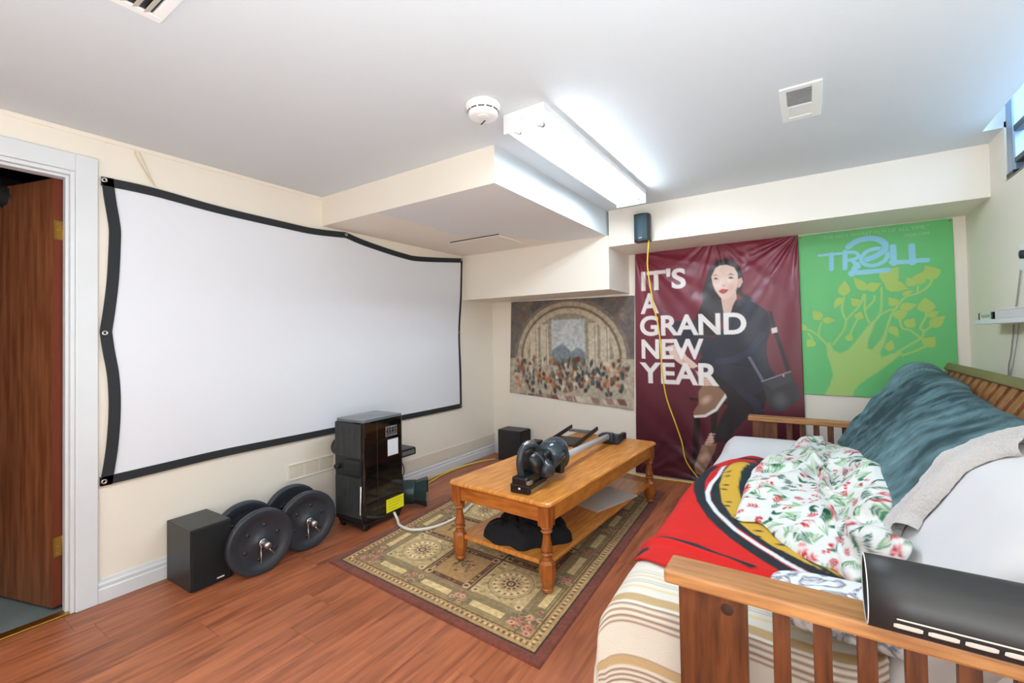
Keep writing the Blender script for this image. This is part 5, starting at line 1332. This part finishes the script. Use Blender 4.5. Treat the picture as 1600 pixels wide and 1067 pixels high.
# --- irregular throws: outline in (length along the padding, y)
def throw(name, outline, center, hfun, cfun, m, nr=90, nt=300, thick=0.006):
    O = np.array([tuple(q)[:2] for q in catmull([(a, b, 0) for a, b in list(outline) + [outline[0]]], 6)])[:-1]
    c = np.array(center)
    ang_ = np.linspace(-PI, PI, nt, endpoint=False)
    A, B = O, np.roll(O, -1, 0)
    rad = np.zeros(nt)
    for i, a in enumerate(ang_):
        d = np.array([math.cos(a), math.sin(a)])
        e = B - A; w = A - c
        den = d[0] * e[:, 1] - d[1] * e[:, 0]
        den = np.where(abs(den) < 1e-12, 1e-12, den)
        t = (w[:, 0] * e[:, 1] - w[:, 1] * e[:, 0]) / den
        q = (w[:, 0] * d[1] - w[:, 1] * d[0]) / den
        ok = (q >= -1e-6) & (q <= 1 + 1e-6) & (t > 0)
        rad[i] = t[ok].max() if ok.any() else 0.05
    rho = np.linspace(0, 1, nr)[:, None] ** 0.75
    S = c[0] + rho * rad[None] * np.cos(ang_)[None]
    T_ = c[1] + rho * rad[None] * np.sin(ang_)[None]
    R = np.broadcast_to(rho, S.shape)
    P = surf(S, T_, hfun(S, T_, R))
    cv = Canvas(S, T_, (200, 200, 200)); cv.px = 0.006
    if cfun: cfun(cv)
    me = grid_mesh(name, P, cv.c if cfun else None, m, wrap=True)
    o = link(name, me)
    md = o.modifiers.new('thick', 'SOLIDIFY'); md.thickness = thick; md.offset = 1
    return o

# red team blanket
def red_h(S, T_, R):
    rim = 0.004 * np.clip((R - 0.9) / 0.1, 0, 1)
    f = 0.016 + rim + 0.005 * fbm(S, T_, 6, 61, 3) + 0.010 * np.exp(-(((T_ - 1.70 - (S - .4) * -.25)) / 0.02) ** 2) * (S < .75)
    f = f + 0.045 * np.exp(-((S - 0.56) ** 2 / 0.008 + (T_ - 2.72) ** 2 / 0.035))
    return f
def red_c(cv):
    cv.c[:] = lin((206, 38, 34))
    BLK, GOLD, WHT = (38, 46, 52), (204, 164, 60), (222, 228, 236)
    cv.poly(R_GOLD + [(1.02, 1.6), (1.2, 2.2), (0.9, 2.9), (0.6, 3.0)], (42, 52, 58))
    cv.stroke(R_BLACKOUT, 0.046, BLK); cv.stroke(R_BLACKIN, 0.050, BLK)
    cv.stroke(R_REDIN, 0.034, (188, 28, 34))
    cv.stroke([(a + .024, b + .02) for a, b in R_GOLD], 0.082, GOLD)
    cv.stroke(R_WHITE, 0.019, WHT)
    rg = random.Random(2)
    for i in range(1, len(R_GOLD) - 1):
        a = R_GOLD[i]
        for k in range(2):
            cv.leaf((a[0] + .026, a[1] + .03 - .06 * k), (a[0] - .012, a[1] + .02 - .05 * k), .018, BLK)
    cv.stroke([(R_GOLD[-3][0], R_GOLD[-3][1] + .02), (R_GOLD[-1][0], R_GOLD[-1][1] + .03)], 0.018, BLK)
    cv.stroke(R_HEM, 0.030, BLK)
    cv.stroke([(0.25, 1.55), (0.29, 1.66), (0.34, 1.62)], 0.09, BLK)
    cv.stroke([(0.50, 3.02), (0.62, 3.03)], 0.05, BLK)
rb = throw('red_blanket', RED, (0.62, 2.1), red_h, red_c, mat('fleece_print', attr=True, rough=0.9, spec=0.12, sheen=0.04, bump=0.1, bscale=350))
tag(rb, 'red fleece blanket with black, white and gold curved bands on the futon seat', 'blanket')

# christmas fleece
def xm_h(S, T_, R):
    dome = np.clip(1 - R ** 2.2, 0, 1)
    w = fbm(S, T_, 3.5, 71, 3) * 0.35
    ridg = 1 - np.abs(np.sin((S * 9 + T_ * 4.5) + w * 9))
    ridg2 = 1 - np.abs(np.sin((S * -7 + T_ * 7) + w * 7 + 1))
    return 0.030 + 0.050 * dome + dome ** .5 * (0.048 * ridg ** 2 + 0.032 * ridg2 ** 2) + 0.006 * fbm(S, T_, 14, 73, 2) - 0.008 * np.clip((R - .96) / .04, 0, 1)
def xm_c(cv):
    cv.c[:] = lin((226, 228, 224))
    rg = random.Random(5)
    RED_, GRN, LGR, PNK = [(206, 48, 62), (190, 36, 54)], [(36, 104, 76), (24, 84, 64), (62, 124, 84)], [(140, 186, 130), (164, 200, 150)], [(226, 128, 134)]
    pts = []
    for k in range(6000):
        s, t = rg.uniform(.58, 1.25), rg.uniform(1.5, 3.55)
        if all((s - a) ** 2 + (t - b) ** 2 > 0.0015 for a, b in pts): pts.append((s, t))
    for i, (s, t) in enumerate(pts):
        a = rg.random() * 6.28; kind = i % 6; d = (math.cos(a), math.sin(a)); n = (-d[1], d[0])
        if kind in (0, 3):       # sprig with pairs of leaves
            c = rg.choice(RED_) if kind == 0 else rg.choice(GRN)
            cv.stroke([(s, t), (s + d[0] * .045, t + d[1] * .045)], .003, c)
            for q in (.006, .018, .030):
                for sg in (-1, 1):
                    b = (s + d[0] * q, t + d[1] * q)
                    cv.leaf(b, (b[0] + d[0] * .012 + sg * n[0] * .018, b[1] + d[1] * .012 + sg * n[1] * .018), .009, c)
        elif kind in (1, 4):     # grassy fan
            for q in (-.5, -.2, .1, .4):
                cv.stroke([(s, t), (s + math.cos(a + q) * .05, t + math.sin(a + q) * .05)], .005, rg.choice(LGR + GRN[2:]))
        elif kind == 2:          # berries
            for q in range(5): cv.ell(s + rg.uniform(-.02, .02), t + rg.uniform(-.02, .02), .006, .006, rg.choice(RED_ + PNK))
        else:                    # two broad leaves
            for q in (-.6, .6): cv.leaf((s, t), (s + math.cos(a + q) * .036, t + math.sin(a + q) * .036), .017, rg.choice(GRN))
xb_ = throw('holiday_blanket', XMAS, (0.86, 2.35), xm_h, xm_c, mat('holiday_fleece', attr=True, rough=0.95, spec=0.12, sheen=0.04, bump=0.15, bscale=300), nr=170, nt=860, thick=0.010)
tag(xb_, 'crumpled white fleece blanket printed with red berries and green sprigs', 'blanket')

# teal plush over the back
def teal_h(S, T_, R):
    f1 = np.sin((T_ - S * 0.9) * 16 + 3 * fbm(S, T_, 2.5, 81, 2))
    farside = np.clip((T_ - 2.9) / 0.6, 0, 1)
    return 0.016 + farside * 0.016 * np.abs(f1) + 0.008 * fbm(S, T_ * .6, 5, 83, 3) * (1 - R ** 4) + 0.03 * np.exp(-((S - KS[-3]) / .06) ** 2) * np.exp(-((T_ - 3.45) / .2) ** 2)
def teal_c(cv):
    n = fbm(cv.U * 1.2, cv.V * 3 + cv.U * 2, 7, 91, 4) + 0.5 * fbm(cv.U * 2, cv.V * 2, 16, 93, 3)
    n = n + 0.8 * fbm(cv.U, cv.V, 2.6, 101, 2)
    k = np.clip(0.42 + 0.62 * n, 0, 1)[..., None] ** 1.1
    cv.c[:] = np.array(lin((38, 64, 70))) * (1 - k) + np.array(lin((112, 146, 152))) * k
tb_ = throw('teal_blanket', TEAL, (1.38, 2.7), teal_h, teal_c, mat('teal_plush', attr=True, rough=0.8, spec=0.12, sheen=0.04, bump=0.15, bscale=120), thick=0.010)
tag(tb_, 'dark teal plush blanket with white fleece lining over the futon back', 'blanket')
# turned-over lining along its near edge, two soft rolls
lin_path = np.array([tuple(q)[:2] for q in catmull([(a, b, 0) for a, b in SHERPA], 10)])
def lining(path, offs, wid, hgt, nm):
    t = np.gradient(path, axis=0); t /= np.linalg.norm(t, axis=1)[:, None]
    nrm = np.stack([-t[:, 1], t[:, 0]], 1)
    a = np.linspace(0, PI, 15)
    S = path[:, :1] + nrm[:, :1] * (offs + wid * np.cos(a)[None])
    T_ = path[:, 1:] + nrm[:, 1:] * (offs + wid * np.cos(a)[None])
    hh = 0.004 + hgt * np.sin(a)[None] * (1 + 0.25 * fbm(S, T_, 6, 95, 2)) + 0.004 * fbm(S, T_, 40, 97, 2)
    o = link(nm, grid_mesh(nm, surf(S, T_, hh), None, mat('sherpa_fleece', (206, 200, 196), 0.95, sheen=0.4, bump=1.0, bscale=110)), None, tb_)
    return o
lining(lin_path, 0.040, 0.050, 0.036, 'sherpa_lining')
lining(lin_path, -0.042, 0.046, 0.030, 'sherpa_lining')

# marbled pillow by the near arm
n1, n2 = 40, 80
ph1 = np.linspace(-PI / 2, PI / 2, n1)[:, None]; ph2 = np.linspace(-PI, PI, n2, endpoint=False)[None, :]
sg = lambda v, e: np.sign(v) * np.abs(v) ** e
px1 = 0.31 * sg(np.cos(ph1), .35) * sg(np.cos(ph2), .35); py1 = 0.125 * sg(np.cos(ph1), .35) * sg(np.sin(ph2), .35)
pz1 = 0.050 * sg(np.sin(ph1), .8) * (0.55 + 0.45 * (1 - (px1 / .31) ** 2) * (1 - (py1 / .125) ** 2)) + 0.006 * fbm(px1, py1, 9, 99, 2) * np.cos(ph1)
def marble():
    m = bpy.data.materials.new('marble_print_cotton'); m.use_nodes = True
    N = m.node_tree.nodes; K = m.node_tree.links; b = N['Principled BSDF']; b.inputs['Roughness'].default_value = .85
    tc = N.new('ShaderNodeTexCoord'); nz = N.new('ShaderNodeTexNoise'); nz.inputs['Scale'].default_value = 9; nz.inputs['Detail'].default_value = 7; nz.inputs['Distortion'].default_value = 1.6
    K.new(tc.outputs['Object'], nz.inputs['Vector'])
    rp = N.new('ShaderNodeValToRGB'); e = rp.color_ramp.elements
    e[0].position = .44; e[0].color = (*lin((230, 232, 236)), 1); e[1].position = .56; e[1].color = (*lin((228, 230, 234)), 1)
    q = e.new(.5); q.color = (*lin((112, 120, 138)), 1)
    K.new(nz.outputs['Fac'], rp.inputs['Fac']); K.new(rp.outputs['Color'], b.inputs['Base Color'])
    return m
pm = grid_mesh('pillow', np.stack(np.broadcast_arrays(px1, py1, pz1), -1), None, marble(), wrap=True)
po = link('pillow', pm, None, None, (0.20, 1.415, 0.535))
tag(po, 'white marble-print pillow lying against the near futon arm', 'pillow')

# rolled poster on the near arm
rp_ = thing('rolled_poster', 'large black rolled poster lying on the near futon arm', 'poster roll', (0.082, 1.152, AZ + 0.068))
Lr, Rr = 0.70, 0.066
M_RP = mat('black_poster_back', (38, 37, 37), 0.5, var=0.25, vscale=5, stretch=(1, 8, 8))
a_ = np.linspace(-2.6 * PI, 2.2 * PI, 150)
rad_ = Rr - 0.0022 * (np.linspace(1, 0, 150) * 2.2)
xr = np.linspace(0, Lr, 12)
spir = np.stack([np.broadcast_to(xr[:, None], (12, 150)), np.broadcast_to((rad_ * np.cos(a_))[None], (12, 150)), np.broadcast_to((rad_ * np.sin(a_))[None], (12, 150))], -1)
so = link('rolled_sheet', grid_mesh('rolled_sheet', spir, None, M_RP), None, rp_)
md = so.modifiers.new('thick', 'SOLIDIFY'); md.thickness = 0.0012
MB().lathe([(Rr - 0.004, 0.0), (Rr - 0.0005, 0.0), (Rr - 0.0005, 0.0015), (Rr - 0.004, 0.0015)], 48, rotM((-0.0016, 0, 0), ry=PI / 2), caps=False).build('white_paper_edge', M_WHITEP, rp_)
MB().lathe([(Rr - 0.007, 0.01), (Rr - 0.007, Lr - .01)], 48, rotM(ry=PI / 2), caps=False).build('white_inside', M_WHITEP, rp_)
def decal(x0, x1, a0, a1, nm, m):
    # patch on the outside of the roll, angles measured from straight down towards the room entrance
    aa = np.linspace(a0, a1, 8); xx = np.linspace(x0, x1, 6)
    ins = np.where(np.abs(np.linspace(-1, 1, 8)) > .8, 0.006, 0.0)
    X = np.stack([np.broadcast_to(xx[:, None], (6, 8)) + ins[None] * np.linspace(1, -1, 6)[:, None], np.broadcast_to((-(Rr + .0016) * np.sin(aa))[None], (6, 8)), np.broadcast_to((-(Rr + .0016) * np.cos(aa))[None], (6, 8))], -1)
    return link(nm, grid_mesh(nm, X, None, m), None, rp_)
M_DEC = mat('cream_print', (206, 198, 188), 0.5)
for k in range(6):
    decal(0.036 + k * 0.048, 0.036 + k * 0.048 + 0.041, 1.00, 1.19, 'printed_mark', M_DEC)
decal(0.040, 0.60, 1.31, 1.36, 'printed_line', M_DEC)

# ================================================================ right wall bits
sh = thing('wall_shelf', 'narrow white shelf on the right wall above the futon', 'shelf', (XR, 2.6, 1.262))
MB().box(-0.105, 0, -0.55, 0.775, 0, 0.022, bev=0.002).build('board', M_WHITE, sh)
for y in (-0.35,):
    MB().box(-0.08, 0, y, y + 0.02, -0.03, 0, bev=0.003).build('bracket', M_WHITE, sh)
lv = thing('spirit_level', 'small pale ruler-like level with dark ends standing on the white shelf', 'level', (XR - 0.085, 3.25, 1.284))
MB().box(-0.004, 0.004, -0.10, 0.115, 0, 0.036, bev=0.001).build('strip', mat('pale_green_plastic', (214, 222, 206), 0.4), lv)
MB().box(-0.0052, 0.0052, 0.095, 0.117, 0, 0.037, bev=0.001).build('end_cap', M_DGREY, lv)
MB().box(-0.0052, 0.0052, -0.10, -0.078, 0, 0.037, bev=0.001).build('end_cap', M_DGREY, lv)
for k in range(10):
    MB().box(-0.0046, -0.0040, -0.06 + k * 0.014, -0.056 + k * 0.014, 0.010, 0.026).build('tick_mark', M_DGREY, lv)
bk = thing('white_box', 'flat pale grey box lying on the white shelf', 'box', (XR - 0.055, 2.85, 1.284))
MB().box(-0.045, 0.045, -0.20, 0.20, 0, 0.040, bev=0.003).build('carton', mat('pale_grey_card', (206, 204, 206), 0.6), bk)
MB().box(-0.046, 0.046, -0.201, 0.201, 0.040, 0.045, bev=0.001).build('lid', M_WHITEP, bk)
wo = thing('wall_outlet', 'white wall plate on the right wall above the shelf', 'outlet', (XR, 3.04, 1.57))
MB().box(-0.006, 0, -0.045, 0.052, -0.062, 0.062, bev=0.002).build('plate', M_WHITEP, wo)
MB().lathe([(0.020, 0), (0.020, 0.012), (0.014, 0.014), (0, 0.014)], 18, rotM((-0.006, 0.0, 0.01), ry=-PI / 2), caps=False).build('socket', M_BLACKP, wo)
M_GW = mat('grey_wire', (150, 150, 148), 0.5)
tag(MB().tube(catmull([(XR - .006, 3.085, 1.515), (XR - .006, 3.11, 1.45), (XR - .006, 3.14, 1.38), (XR - .006, 3.163, 1.33)], 8), 0.003, 6).build('cable', M_GW), 'grey cable hanging from the wall plate down to the white shelf', 'cable', 'grey cables on the right wall')
tag(MB().tube(catmull([(XR - .006, 3.193, 1.258), (XR - .006, 3.21, 1.20), (XR - .006, 3.25, 1.10), (XR - .006, 3.29, 1.00), (XR - .006, 3.30, 0.6)], 8), 0.003, 6).build('cable', M_GW), 'grey cable hanging down the wall below the white shelf, farther from the window', 'cable', 'grey cables on the right wall')
tag(MB().tube(catmull([(XR - .006, 3.13, 1.258), (XR - .006, 3.16, 1.18), (XR - .006, 3.22, 1.06), (XR - .006, 3.265, 0.97), (XR - .006, 3.28, 0.6)], 8), 0.002, 6).build('cable', M_GW), 'thinner grey cable hanging down the wall below the white shelf', 'cable', 'grey cables on the right wall')
